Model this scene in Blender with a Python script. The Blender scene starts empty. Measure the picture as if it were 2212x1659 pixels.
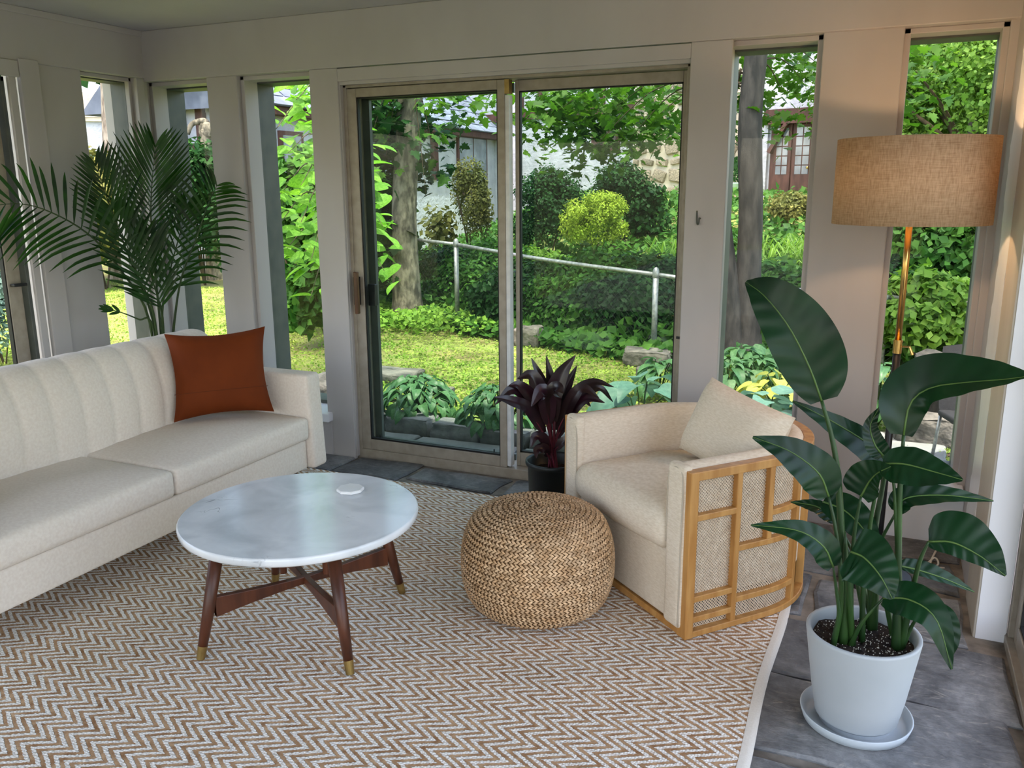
import bpy, math, random
import numpy as np
from mathutils import Vector, Matrix
random.seed(7); rng = np.random.default_rng(7)
S = bpy.context.scene
COL = S.collection

# ---------------------------------------------------------------- camera
F_PX, PITCH, ROLL, YAW, CAM_H = 1843.5, .225816, -.005635, .41771, 1.5
def _cam(x, fw, u):
    yd = -u*math.cos(PITCH) - fw*math.sin(PITCH); z = fw*math.cos(PITCH) - u*math.sin(PITCH)
    c, s = math.cos(ROLL), math.sin(ROLL)
    return (c*x - s*yd, s*x + c*yd, z)
CM = np.array([_cam(math.cos(YAW), -math.sin(YAW), 0), _cam(math.sin(YAW), math.cos(YAW), 0), _cam(0, 0, 1)]).T
cam_d = bpy.data.cameras.new('camera'); cam = bpy.data.objects.new('camera', cam_d); COL.objects.link(cam)
cam_d.sensor_width = 36; cam_d.lens = F_PX/2212*36; cam_d.clip_start = .02; cam_d.clip_end = 300
mw = Matrix.Identity(4)
for i in range(3):
    mw[i][0] = CM[0][i]; mw[i][1] = -CM[1][i]; mw[i][2] = -CM[2][i]
mw[2][3] = CAM_H
cam.matrix_world = mw; S.camera = cam
def ray(px, py): return CM.T @ np.array([(px-1106)/F_PX, (py-829.5)/F_PX, 1.])
def onz(px, py, z=0.):
    d = ray(px, py); return np.array([0, 0, CAM_H]) + d*(z-CAM_H)/d[2]
def ony(px, py, y):
    d = ray(px, py); return np.array([0, 0, CAM_H]) + d*y/d[1]
def at(px, py, dist):                       # point seen at (px, py), at a horizontal distance in metres
    d = ray(px, py); return np.array([0, 0, CAM_H]) + d*dist/math.hypot(d[0], d[1])

# ---------------------------------------------------------------- world, sun, exposure
W = bpy.data.worlds.new('world'); S.world = W; W.use_nodes = True
wt = W.node_tree; wt.nodes.clear()
sky = wt.nodes.new('ShaderNodeTexSky'); sky.sky_type = 'NISHITA'; sky.sun_disc = False
sky.sun_elevation = math.radians(70); sky.sun_rotation = math.radians(180); sky.air_density = 1.0; sky.dust_density = 3.0
bg = wt.nodes.new('ShaderNodeBackground'); bg.inputs[1].default_value = .5
wo = wt.nodes.new('ShaderNodeOutputWorld')
tint = wt.nodes.new('ShaderNodeMix'); tint.data_type = 'RGBA'; tint.blend_type = 'MULTIPLY'; tint.inputs[0].default_value = 1; tint.inputs[7].default_value = (1.11, .985, .89, 1)
wt.links.new(sky.outputs[0], tint.inputs[6]); wt.links.new(tint.outputs[2], bg.inputs[0]); wt.links.new(bg.outputs[0], wo.inputs[0])
sun_d = bpy.data.lights.new('sun', 'SUN'); sun_d.energy = 4.2; sun_d.angle = math.radians(.8); sun_d.color = (1, .94, .82)
sun = bpy.data.objects.new('sun', sun_d); COL.objects.link(sun)
SUN_DIR = Vector((-.22, .03, -1.0)).normalized()       # the way the light travels
sun.rotation_euler = SUN_DIR.to_track_quat('-Z', 'Y').to_euler()
S.view_settings.view_transform = 'Standard'; S.view_settings.look = 'None'
S.view_settings.exposure = 1.2; S.view_settings.gamma = 1.0; S.view_settings.use_curve_mapping = False
S.cycles.max_bounces = 5; S.cycles.diffuse_bounces = 3; S.cycles.transparent_max_bounces = 10
S.cycles.glossy_bounces = 3; S.cycles.caustics_reflective = False; S.cycles.caustics_refractive = False
S.cycles.sample_clamp_indirect = 6

# ---------------------------------------------------------------- materials
def lin(c):
    return tuple((v/12.92 if v <= .04045 else ((v+.055)/1.055)**2.4) for v in [x/255 for x in c]) + (1,)
MATS = {}
def mat(name, c1, c2=None, sc=8, rough=.6, bump=0, bsc=60, metal=0, spec=.4, stretch=(1, 1, 1), tr=0, rnd=0, isl=0, hue=1, det=3, coat=0, lo=.35, hi=.65, bdist=.002, trc=None):
    m = bpy.data.materials.new(name); m.use_nodes = True; t = m.node_tree; n = t.nodes; L = t.links
    b = n['Principled BSDF']; out = n['Material Output']
    b.inputs['Roughness'].default_value = rough; b.inputs['Metallic'].default_value = metal
    b.inputs['Specular IOR Level'].default_value = spec; b.inputs['Coat Weight'].default_value = coat
    tc = n.new('ShaderNodeTexCoord'); mp = n.new('ShaderNodeMapping'); mp.inputs['Scale'].default_value = stretch
    L.new(tc.outputs['Object'], mp.inputs['Vector'])
    nz = n.new('ShaderNodeTexNoise'); nz.inputs['Scale'].default_value = sc; nz.inputs['Detail'].default_value = min(det, 5)
    L.new(mp.outputs[0], nz.inputs['Vector'])
    r = n.new('ShaderNodeValToRGB'); r.color_ramp.elements[0].position = lo; r.color_ramp.elements[1].position = hi
    r.color_ramp.elements[0].color = lin(c1); r.color_ramp.elements[1].color = lin(c2 or c1)
    L.new(nz.outputs[0], r.inputs[0]); colr = r.outputs[0]
    if rnd or isl:
        hs = n.new('ShaderNodeHueSaturation'); mr = n.new('ShaderNodeMapRange')
        if isl: src = n.new('ShaderNodeNewGeometry').outputs['Random Per Island']
        else: src = n.new('ShaderNodeObjectInfo').outputs['Random']
        a = isl or rnd
        mr.inputs[3].default_value = 1-a; mr.inputs[4].default_value = 1+a
        L.new(src, mr.inputs[0]); L.new(mr.outputs[0], hs.inputs['Value'])
        mr2 = n.new('ShaderNodeMapRange'); mr2.inputs[3].default_value = .5+a*.045*hue; mr2.inputs[4].default_value = .5-a*.03*hue
        L.new(src, mr2.inputs[0]); L.new(mr2.outputs[0], hs.inputs['Hue'])
        L.new(colr, hs.inputs['Color']); colr = hs.outputs[0]
    L.new(colr, b.inputs['Base Color'])
    if bump:
        n2 = n.new('ShaderNodeTexNoise'); n2.inputs['Scale'].default_value = bsc; n2.inputs['Detail'].default_value = 2
        L.new(mp.outputs[0], n2.inputs['Vector'])
        bp = n.new('ShaderNodeBump'); bp.inputs['Strength'].default_value = bump; bp.inputs['Distance'].default_value = bdist
        L.new(n2.outputs[0], bp.inputs['Height']); L.new(bp.outputs[0], b.inputs['Normal'])
    if tr:
        tl = n.new('ShaderNodeBsdfTranslucent'); mx = n.new('ShaderNodeMixShader'); mx.inputs[0].default_value = tr
        if trc:
            g = n.new('ShaderNodeMix'); g.data_type = 'RGBA'; g.blend_type = 'MULTIPLY'; g.inputs[0].default_value = 1
            L.new(colr, g.inputs[6]); g.inputs[7].default_value = trc; L.new(g.outputs[2], tl.inputs[0])
        else: L.new(colr, tl.inputs[0])
        L.new(b.outputs[0], mx.inputs[1]); L.new(tl.outputs[0], mx.inputs[2]); L.new(mx.outputs[0], out.inputs[0])
    MATS[name] = m
    return m
def glass_mat(name, tint, base=.035, haze=0):
    m = bpy.data.materials.new(name); m.use_nodes = True; t = m.node_tree; n = t.nodes; L = t.links
    n.remove(n['Principled BSDF']); out = n['Material Output']
    tp = n.new('ShaderNodeBsdfTransparent'); tp.inputs[0].default_value = tint
    gl = n.new('ShaderNodeBsdfGlossy'); gl.inputs['Roughness'].default_value = .01
    lw = n.new('ShaderNodeLayerWeight'); lw.inputs[0].default_value = .5
    p = n.new('ShaderNodeMath'); p.operation = 'POWER'; p.inputs[1].default_value = 5; L.new(lw.outputs['Facing'], p.inputs[0])
    a = n.new('ShaderNodeMath'); a.operation = 'MULTIPLY_ADD'; a.inputs[1].default_value = .9; a.inputs[2].default_value = base; L.new(p.outputs[0], a.inputs[0])
    mx = n.new('ShaderNodeMixShader'); L.new(a.outputs[0], mx.inputs[0]); L.new(tp.outputs[0], mx.inputs[1]); L.new(gl.outputs[0], mx.inputs[2])
    res = mx
    if haze:
        df = n.new('ShaderNodeBsdfTranslucent'); df.inputs[0].default_value = (.8, .88, .85, 1)
        d2 = n.new('ShaderNodeBsdfDiffuse'); d2.inputs[0].default_value = (.75, .85, .8, 1)
        m0 = n.new('ShaderNodeMixShader'); L.new(df.outputs[0], m0.inputs[1]); L.new(d2.outputs[0], m0.inputs[2])
        m2 = n.new('ShaderNodeMixShader'); m2.inputs[0].default_value = haze; L.new(mx.outputs[0], m2.inputs[1]); L.new(m0.outputs[0], m2.inputs[2]); res = m2
    L.new(res.outputs[0], out.inputs[0]); MATS[name] = m
    return m
M = MATS
mat('white_paint', (176, 171, 170), (184, 180, 180), 3, .5, .18, 14, stretch=(1, 1, .35), bdist=.006)
mat('cream_paint', (192, 183, 170), (203, 195, 184), 5, .5, .15, 30, stretch=(1, 1, .2), bdist=.004)
mat('fresh_and_daylit_paint', (232, 233, 238), (240, 241, 246), 4, .35, .3, 22, stretch=(1, 1, .3), bdist=.004)  # fresh white paint; on the low boards its paleness stands in for daylight
mat('ceiling_paint', (176, 174, 176), (184, 182, 184), 2, .7, .05, 40)
mat('dark_frame', (74, 80, 76), (88, 92, 86), 12, .5)
mat('beige_metal', (146, 137, 124), (160, 151, 138), 20, .38, .05, 90, spec=.5)
mat('pale_metal', (205, 208, 210), (222, 224, 226), 20, .3)
mat('rubber', (14, 15, 16), None, 5, .6)
mat('brown_wood', (70, 42, 22), (98, 62, 34), 9, .4, stretch=(6, 6, .6))
mat('mortar', (96, 90, 82), (140, 132, 122), 12, .85, .5, 60, bdist=.004)
mat('sofa_fabric', (228, 214, 200), (236, 224, 211), 90, .85, .22, 420, spec=.2, bdist=.0012)
mat('chair_fabric', (214, 199, 178), (227, 214, 196), 60, .85, .3, 300, spec=.2, stretch=(1, 1, 4), bdist=.0014)
mat('rust_velvet', (102, 44, 13), (112, 50, 16), 6, .75, .12, 200, spec=.15)
mat('walnut', (66, 34, 20), (92, 50, 30), 5, .38, .06, 40, stretch=(6, 6, .7))
mat('oak', (172, 120, 62), (196, 146, 84), 6, .42, .08, 60, stretch=(5, 5, .8))
mat('brass', (170, 146, 92), (190, 164, 106), 20, .28, metal=1)
mat('gold', (186, 150, 86), (202, 166, 100), 20, .22, metal=1)
mat('black_metal', (22, 22, 24), (30, 30, 32), 20, .4)
mat('jute', (184, 147, 108), (216, 182, 144), 30, .7, .5, 260, spec=.3, isl=.26, hue=0, bdist=.0015)
mat('jute_core', (126, 96, 64), (146, 114, 78), 30, .9)
mat('pot_glaze', (170, 176, 180), (178, 183, 187), 4, .5, .05, 30)
mat('saucer_glaze', (180, 189, 195), (188, 196, 202), 4, .45)
mat('black_plastic', (16, 20, 21), (22, 26, 27), 10, .42)
mat('soil', (28, 20, 16), (52, 40, 32), 60, .95, .8, 120, bdist=.006)
mat('perlite', (226, 222, 208), None, 10, .9)
mat('bird_leaf', (10, 38, 20), (18, 56, 28), 6, .34, .05, 22, spec=.3, tr=.1, stretch=(1, 1, 1), trc=(1.1, 1.6, .5, 1))
mat('bird_rib', (70, 100, 46), (92, 118, 58), 6, .45)
mat('bird_stem', (28, 56, 26), (46, 76, 32), 8, .4, stretch=(4, 4, .5))
mat('ti_leaf', (24, 13, 19), (46, 18, 28), 9, .3, .08, 40, spec=.55, tr=.1, rnd=.35)
mat('ti_stem', (74, 24, 36), (100, 34, 48), 12, .45)
mat('palm_leaf', (17, 46, 11), (34, 74, 18), 7, .42, tr=.28, rnd=.25, trc=(1.2, 1.5, .4, 1))
mat('palm_stem', (34, 58, 22), (56, 76, 34), 8, .5)
mat('clear_plastic', (214, 222, 226), None, 5, .15, tr=.6)
mat('white_cord', (214, 208, 198), None, 5, .5)
mat('paper_tag', (214, 150, 140), (226, 176, 162), 30, .8)
mat('coaster_stone', (232, 230, 228), (240, 239, 238), 8, .45)
mat('seam', (186, 174, 156), None, 5, .9)
mat('rust_seam', (98, 44, 12), None, 5, .9)
mat('lining', (226, 218, 206), (236, 229, 218), 200, .9)
glass_mat('window_glass', (.95, .965, .955, 1), .010)
glass_mat('door_glass', (.80, .86, .82, 1), .010, .005)

def rug_material():
    m = bpy.data.materials.new('rug_weave'); m.use_nodes = True; t = m.node_tree; n = t.nodes; L = t.links; b = n['Principled BSDF']
    b.inputs['Roughness'].default_value = .95; b.inputs['Specular IOR Level'].default_value = .1
    tc = n.new('ShaderNodeTexCoord'); sp = n.new('ShaderNodeSeparateXYZ')
    wob = n.new('ShaderNodeTexNoise'); wob.inputs['Scale'].default_value = 3.; L.new(tc.outputs['Object'], wob.inputs[0])
    va = n.new('ShaderNodeVectorMath'); va.operation = 'MULTIPLY_ADD'; L.new(wob.outputs['Color'], va.inputs[0]); va.inputs[1].default_value = (.03, .03, 0); L.new(tc.outputs['Object'], va.inputs[2])
    L.new(va.outputs[0], sp.inputs[0])
    def mth(op, a, b2=None, c=None):
        q = n.new('ShaderNodeMath'); q.operation = op
        for i, v in enumerate((a, b2, c)):
            if v is None: continue
            if isinstance(v, (int, float)): q.inputs[i].default_value = v
            else: L.new(v, q.inputs[i])
        return q.outputs[0]
    pp = mth('PINGPONG', sp.outputs[1], .0425)
    ph = mth('FRACT', mth('MULTIPLY', mth('SUBTRACT', sp.outputs[0], mth('MULTIPLY', pp, 1.788)), 1/.0435))
    tri = mth('ABSOLUTE', mth('SUBTRACT', ph, .5))            # 0 mid-stripe .. .5
    vo = n.new('ShaderNodeTexVoronoi'); vo.inputs['Scale'].default_value = 118; vo.inputs['Randomness'].default_value = .55; L.new(tc.outputs['Object'], vo.inputs[0])
    nz = n.new('ShaderNodeTexNoise'); nz.inputs['Scale'].default_value = 160; L.new(tc.outputs['Object'], nz.inputs[0])
    edge = mth('ADD', tri, mth('MULTIPLY', mth('SUBTRACT', nz.outputs[0], .5), .22))
    edge = mth('ADD', edge, mth('MULTIPLY', vo.outputs['Distance'], .16))
    cr = n.new('ShaderNodeValToRGB'); e = cr.color_ramp.elements
    e[0].position = .30; e[0].color = (1, 1, 1, 1); e[1].position = .36; e[1].color = (0, 0, 0, 1); L.new(edge, cr.inputs[0])
    n2 = n.new('ShaderNodeTexNoise'); n2.inputs['Scale'].default_value = 34; n2.inputs['Detail'].default_value = 5; L.new(tc.outputs['Object'], n2.inputs[0])
    jr = n.new('ShaderNodeValToRGB'); jr.color_ramp.elements[0].position = .3; jr.color_ramp.elements[1].position = .72
    jr.color_ramp.elements[0].color = lin((146, 108, 76)); jr.color_ramp.elements[1].color = lin((200, 166, 130)); L.new(n2.outputs[0], jr.inputs[0])
    wr = n.new('ShaderNodeValToRGB'); wr.color_ramp.elements[0].position = .1; wr.color_ramp.elements[1].position = .75
    wr.color_ramp.elements[0].color = lin((252, 249, 244)); wr.color_ramp.elements[1].color = lin((222, 212, 200)); L.new(vo.outputs['Distance'], wr.inputs[0])
    mx = n.new('ShaderNodeMix'); mx.data_type = 'RGBA'; L.new(cr.outputs[0], mx.inputs[0]); L.new(jr.outputs[0], mx.inputs[6]); L.new(wr.outputs[0], mx.inputs[7])
    L.new(mx.outputs[2], b.inputs['Base Color'])
    hgt = mth('ADD', mth('MULTIPLY', cr.outputs[0], mth('SUBTRACT', 1.3, vo.outputs['Distance'])), mth('MULTIPLY', nz.outputs[0], .4))
    bp = n.new('ShaderNodeBump'); bp.inputs['Strength'].default_value = .9; bp.inputs['Distance'].default_value = .004
    L.new(hgt, bp.inputs['Height']); L.new(bp.outputs[0], b.inputs['Normal']); MATS['rug_weave'] = m
rug_material()
mat('hem', (214, 206, 194), (222, 215, 204), 200, .9, .3, 500, bdist=.001)

def slate_material(name, c1, c2, c3, rough=.5):
    m = bpy.data.materials.new(name); m.use_nodes = True; t = m.node_tree; n = t.nodes; L = t.links; b = n['Principled BSDF']
    b.inputs['Roughness'].default_value = rough; b.inputs['Specular IOR Level'].default_value = .4
    tc = n.new('ShaderNodeTexCoord'); oi = n.new('ShaderNodeObjectInfo')
    vm = n.new('ShaderNodeVectorMath'); vm.operation = 'MULTIPLY_ADD'; vm.inputs[1].default_value = (9, 7, 5); L.new(oi.outputs['Random'], vm.inputs[0]); L.new(tc.outputs['Object'], vm.inputs[2])
    def nz(sc, det, dis=0., st=(1, 1, 1)):
        mp = n.new('ShaderNodeMapping'); mp.inputs['Scale'].default_value = st; L.new(vm.outputs[0], mp.inputs[0])
        q = n.new('ShaderNodeTexNoise'); q.inputs['Scale'].default_value = sc; q.inputs['Detail'].default_value = det; q.inputs['Roughness'].default_value = .65; q.inputs['Distortion'].default_value = dis; L.new(mp.outputs[0], q.inputs[0]); return q.outputs[0]
    a, f, st = nz(3.5, 8, .8), nz(38, 9, .4), nz(9, 8, 1.5, (1, 3, 1))
    r = n.new('ShaderNodeValToRGB'); r.color_ramp.elements[0].position = .34; r.color_ramp.elements[1].position = .66; r.color_ramp.elements[0].color = lin(c1); r.color_ramp.elements[1].color = lin(c2); L.new(a, r.inputs[0])
    r2 = n.new('ShaderNodeValToRGB'); r2.color_ramp.elements[0].position = .3; r2.color_ramp.elements[1].position = .75; r2.color_ramp.elements[0].color = (.62, .62, .64, 1); r2.color_ramp.elements[1].color = (1.25, 1.24, 1.22, 1); L.new(f, r2.inputs[0])
    mx = n.new('ShaderNodeMix'); mx.data_type = 'RGBA'; mx.blend_type = 'MULTIPLY'; mx.inputs[0].default_value = 1; L.new(r.outputs[0], mx.inputs[6]); L.new(r2.outputs[0], mx.inputs[7])
    r3 = n.new('ShaderNodeValToRGB'); r3.color_ramp.elements[0].position = .58; r3.color_ramp.elements[1].position = .70; L.new(st, r3.inputs[0])
    m2 = n.new('ShaderNodeMix'); m2.data_type = 'RGBA'; sc_ = n.new('ShaderNodeMath'); sc_.operation = 'MULTIPLY'; sc_.inputs[1].default_value = .55; L.new(r3.outputs[0], sc_.inputs[0]); L.new(sc_.outputs[0], m2.inputs[0]); L.new(mx.outputs[2], m2.inputs[6]); m2.inputs[7].default_value = lin(c3)
    hs = n.new('ShaderNodeHueSaturation'); mr = n.new('ShaderNodeMapRange'); mr.inputs[3].default_value = .78; mr.inputs[4].default_value = 1.22; L.new(oi.outputs['Random'], mr.inputs[0]); L.new(mr.outputs[0], hs.inputs['Value']); L.new(m2.outputs[2], hs.inputs['Color']); L.new(hs.outputs[0], b.inputs['Base Color'])
    ad = n.new('ShaderNodeMath'); ad.operation = 'MULTIPLY_ADD'; ad.inputs[1].default_value = .35; L.new(f, ad.inputs[0]); L.new(st, ad.inputs[2])
    bp = n.new('ShaderNodeBump'); bp.inputs['Strength'].default_value = .55; bp.inputs['Distance'].default_value = .012; L.new(ad.outputs[0], bp.inputs['Height']); L.new(bp.outputs[0], b.inputs['Normal']); MATS[name] = m
slate_material('slate', (64, 65, 68), (136, 137, 138), (172, 166, 156), .48)
def marble_material():
    m = bpy.data.materials.new('marble'); m.use_nodes = True; t = m.node_tree; n = t.nodes; L = t.links; b = n['Principled BSDF']
    b.inputs['Roughness'].default_value = .16; b.inputs['Specular IOR Level'].default_value = .55
    tc = n.new('ShaderNodeTexCoord')
    n1 = n.new('ShaderNodeTexNoise'); n1.inputs['Scale'].default_value = 4.5; n1.inputs['Detail'].default_value = 7; n1.inputs['Distortion'].default_value = .6; L.new(tc.outputs['Object'], n1.inputs[0])
    r1 = n.new('ShaderNodeValToRGB'); r1.color_ramp.elements[0].position = .40; r1.color_ramp.elements[1].position = .70
    r1.color_ramp.elements[0].color = lin((234, 236, 239)); r1.color_ramp.elements[1].color = lin((198, 202, 206)); L.new(n1.outputs[0], r1.inputs[0])
    n2 = n.new('ShaderNodeTexNoise'); n2.inputs['Scale'].default_value = 6; n2.inputs['Detail'].default_value = 3; n2.inputs['Distortion'].default_value = 2.2; L.new(tc.outputs['Object'], n2.inputs[0])
    ab = n.new('ShaderNodeMath'); ab.operation = 'SUBTRACT'; ab.inputs[1].default_value = .5; L.new(n2.outputs[0], ab.inputs[0])
    a2 = n.new('ShaderNodeMath'); a2.operation = 'ABSOLUTE'; L.new(ab.outputs[0], a2.inputs[0])
    n3 = n.new('ShaderNodeTexNoise'); n3.inputs['Scale'].default_value = 3.1; L.new(tc.outputs['Object'], n3.inputs[0])
    r2 = n.new('ShaderNodeValToRGB'); r2.color_ramp.elements[0].position = .0; r2.color_ramp.elements[1].position = .012
    r2.color_ramp.elements[0].color = (1, 1, 1, 1); r2.color_ramp.elements[1].color = (0, 0, 0, 1); L.new(a2.outputs[0], r2.inputs[0])
    r3 = n.new('ShaderNodeValToRGB'); r3.color_ramp.elements[0].position = .58; r3.color_ramp.elements[1].position = .66; L.new(n3.outputs[0], r3.inputs[0])
    ml = n.new('ShaderNodeMath'); ml.operation = 'MULTIPLY'; L.new(r2.outputs[0], ml.inputs[0]); L.new(r3.outputs[0], ml.inputs[1])
    mx = n.new('ShaderNodeMix'); mx.data_type = 'RGBA'; L.new(ml.outputs[0], mx.inputs[0]); L.new(r1.outputs[0], mx.inputs[6]); mx.inputs[7].default_value = lin((120, 124, 130))
    L.new(mx.outputs[2], b.inputs['Base Color']); MATS['marble'] = m
marble_material()

def cane_material():
    m = bpy.data.materials.new('cane'); m.use_nodes = True; t = m.node_tree; n = t.nodes; L = t.links; b = n['Principled BSDF']; out = n['Material Output']
    b.inputs['Roughness'].default_value = .5
    uv = n.new('ShaderNodeUVMap'); sp = n.new('ShaderNodeSeparateXYZ'); L.new(uv.outputs[0], sp.inputs[0])
    def mth(op, a, b2=None):
        q = n.new('ShaderNodeMath'); q.operation = op
        for i, v in enumerate((a, b2)):
            if v is None: continue
            if isinstance(v, (int, float)): q.inputs[i].default_value = v
            else: L.new(v, q.inputs[i])
        return q.outputs[0]
    def cell(ox, oy):
        P = .0118
        x = mth('SUBTRACT', mth('FRACT', mth('ADD', mth('MULTIPLY', sp.outputs[0], 1/P), ox)), .5)
        y = mth('SUBTRACT', mth('FRACT', mth('ADD', mth('MULTIPLY', sp.outputs[1], 1/P), oy)), .5)
        return mth('SQRT', mth('ADD', mth('MULTIPLY', x, x), mth('MULTIPLY', y, y)))
    d = mth('MINIMUM', cell(0, 0), cell(.5, .5))
    hole = mth('LESS_THAN', d, .2)
    nz = n.new('ShaderNodeTexNoise'); nz.inputs['Scale'].default_value = 40; tcc = n.new('ShaderNodeTexCoord'); L.new(tcc.outputs['Object'], nz.inputs[0])
    r = n.new('ShaderNodeValToRGB'); r.color_ramp.elements[0].color = lin((176, 150, 122)); r.color_ramp.elements[1].color = lin((226, 207, 182)); L.new(nz.outputs[0], r.inputs[0])
    L.new(r.outputs[0], b.inputs['Base Color'])
    bp = n.new('ShaderNodeBump'); bp.inputs['Strength'].default_value = .5; bp.inputs['Distance'].default_value = .002; L.new(d, bp.inputs['Height']); L.new(bp.outputs[0], b.inputs['Normal'])
    tp = n.new('ShaderNodeBsdfTransparent'); mx = n.new('ShaderNodeMixShader'); L.new(hole, mx.inputs[0]); L.new(b.outputs[0], mx.inputs[1]); L.new(tp.outputs[0], mx.inputs[2]); L.new(mx.outputs[0], out.inputs[0])
    MATS['cane'] = m
cane_material()

def shade_material():
    m = bpy.data.materials.new('linen_shade'); m.use_nodes = True; t = m.node_tree; n = t.nodes; L = t.links; b = n['Principled BSDF']; out = n['Material Output']
    b.inputs['Roughness'].default_value = .9; b.inputs['Specular IOR Level'].default_value = .1
    tc = n.new('ShaderNodeTexCoord'); cs = []
    for st in ((14, 14, 420), (130, 130, 22)):
        mp = n.new('ShaderNodeMapping'); mp.inputs['Scale'].default_value = st; L.new(tc.outputs['Object'], mp.inputs[0])
        nz = n.new('ShaderNodeTexNoise'); nz.inputs['Scale'].default_value = 1.6; nz.inputs['Detail'].default_value = 4; L.new(mp.outputs[0], nz.inputs[0]); cs.append(nz.outputs[0])
    ad = n.new('ShaderNodeMath'); ad.operation = 'ADD'; L.new(cs[0], ad.inputs[0]); L.new(cs[1], ad.inputs[1])
    hf = n.new('ShaderNodeMath'); hf.operation = 'MULTIPLY'; hf.inputs[1].default_value = .5; L.new(ad.outputs[0], hf.inputs[0])
    r = n.new('ShaderNodeValToRGB'); r.color_ramp.elements[0].position = .36; r.color_ramp.elements[1].position = .6
    r.color_ramp.elements[0].color = lin((172, 144, 114)); r.color_ramp.elements[1].color = lin((208, 183, 152)); L.new(hf.outputs[0], r.inputs[0])
    L.new(r.outputs[0], b.inputs['Base Color'])
    tl = n.new('ShaderNodeBsdfTranslucent'); L.new(r.outputs[0], tl.inputs[0]); mx = n.new('ShaderNodeMixShader'); mx.inputs[0].default_value = .30
    L.new(b.outputs[0], mx.inputs[1]); L.new(tl.outputs[0], mx.inputs[2]); L.new(mx.outputs[0], out.inputs[0]); MATS['linen_shade'] = m
shade_material()

# ---------------------------------------------------------------- mesh helpers
class G:
    def __init__(s): s.v = []; s.f = []
    def add(s, v, f):
        o = len(s.v); s.v.extend([tuple(map(float, p)) for p in v]); s.f.extend([tuple(i+o for i in q) for q in f]); return s
    def box(s, x0, x1, y0, y1, z0, z1):
        return s.add([(x0, y0, z0), (x1, y0, z0), (x1, y1, z0), (x0, y1, z0), (x0, y0, z1), (x1, y0, z1), (x1, y1, z1), (x0, y1, z1)],
                     [(3, 2, 1, 0), (4, 5, 6, 7), (0, 1, 5, 4), (1, 2, 6, 5), (2, 3, 7, 6), (3, 0, 4, 7)])
    def hexa(s, p): return s.add(p, [(3, 2, 1, 0), (4, 5, 6, 7), (0, 1, 5, 4), (1, 2, 6, 5), (2, 3, 7, 6), (3, 0, 4, 7)])
    def grid(s, P, cu=False, cv=False):
        P = np.asarray(P, float); a, b = P.shape[:2]; f = []
        for i in range(a if cu else a-1):
            for j in range(b if cv else b-1):
                i2, j2 = (i+1) % a, (j+1) % b
                f.append((i*b+j, i2*b+j, i2*b+j2, i*b+j2))
        return s.add(P.reshape(-1, 3), f)
    def tube(s, path, r, n=8, caps=True):
        path = [Vector(p) for p in path]; k = len(path); rr = r if hasattr(r, '__len__') else [r]*k
        tang = [(path[min(i+1, k-1)]-path[max(i-1, 0)]).normalized() for i in range(k)]
        ref = Vector((0, 0, 1)) if abs(tang[0].z) < .9 else Vector((1, 0, 0))
        u = tang[0].cross(ref).normalized(); rows = []
        for i in range(k):
            u = (u - tang[i]*u.dot(tang[i])).normalized(); w = tang[i].cross(u)
            rows.append([path[i] + (u*math.cos(a)+w*math.sin(a))*rr[i] for a in [2*math.pi*j/n for j in range(n)]])
        o = len(s.v); s.grid(rows, cv=True)
        if caps:
            s.f.append(tuple(o+j for j in range(n))); s.f.append(tuple(o+(k-1)*n+j for j in reversed(range(n))))
        return s
    def lathe(s, prof, n=32, c=(0, 0), close=False):
        return s.grid([[(c[0]+r*math.cos(2*math.pi*j/n), c[1]+r*math.sin(2*math.pi*j/n), z) for j in range(n)] for r, z in prof], cu=close, cv=True)
    def prism(s, poly, z0, z1):
        k = len(poly); v = [(x, y, z0) for x, y in poly]+[(x, y, z1) for x, y in poly]
        return s.add(v, [tuple(reversed(range(k))), tuple(range(k, 2*k))]+[(i, (i+1) % k, k+(i+1) % k, k+i) for i in range(k)])
    def bar(s, p, q, w, h, up=(0, 0, 1)):
        p, q, up = Vector(p), Vector(q), Vector(up); t = (q-p).normalized(); a = t.cross(up).normalized()*w/2; b = a.cross(t).normalized()*h/2
        return s.hexa([p-a-b, p+a-b, q+a-b, q-a-b, p-a+b, p+a+b, q+a+b, q-a+b])
    def mesh(s, name):
        me = bpy.data.meshes.new(name); me.from_pydata(s.v, [], s.f); me.update(); return me
def obj(name, g, m, parent=None, smooth=False, bevel=0, seg=2, loc=None, uv=None):
    me = g.mesh(name) if isinstance(g, G) else g
    if m is not None: me.materials.clear(); me.materials.append(M[m] if isinstance(m, str) else m)
    if smooth:
        me.polygons.foreach_set('use_smooth', [True]*len(me.polygons))
    o = bpy.data.objects.new(name, me); COL.objects.link(o)
    if parent is not None: o.parent = parent
    if loc is not None: o.location = loc
    if bevel:
        b = o.modifiers.new('bevel', 'BEVEL'); b.width = bevel; b.segments = seg; b.limit_method = 'ANGLE'; b.angle_limit = math.radians(40)
        if smooth is None: me.polygons.foreach_set('use_smooth', [True]*len(me.polygons))
    return o
def inst(src, parent, loc=(0, 0, 0), rot=(0, 0, 0), sc=(1, 1, 1)):
    o = src.copy(); COL.objects.link(o); o.parent = parent; o.location = loc; o.rotation_euler = rot; o.scale = sc; return o
def tag(o, label, cat=None, group=None, kind=None):
    o['label'] = label
    if cat: o['category'] = cat
    if group: o['group'] = group
    if kind: o['kind'] = kind
    return o
def thing(name, label, cat, loc=(0, 0, 0), group=None, rz=0, kind=None):
    o = bpy.data.objects.new(name, None); COL.objects.link(o); o.location = loc; o.rotation_euler = (0, 0, rz); o.empty_display_size = .1
    return tag(o, label, cat, group, kind)
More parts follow.
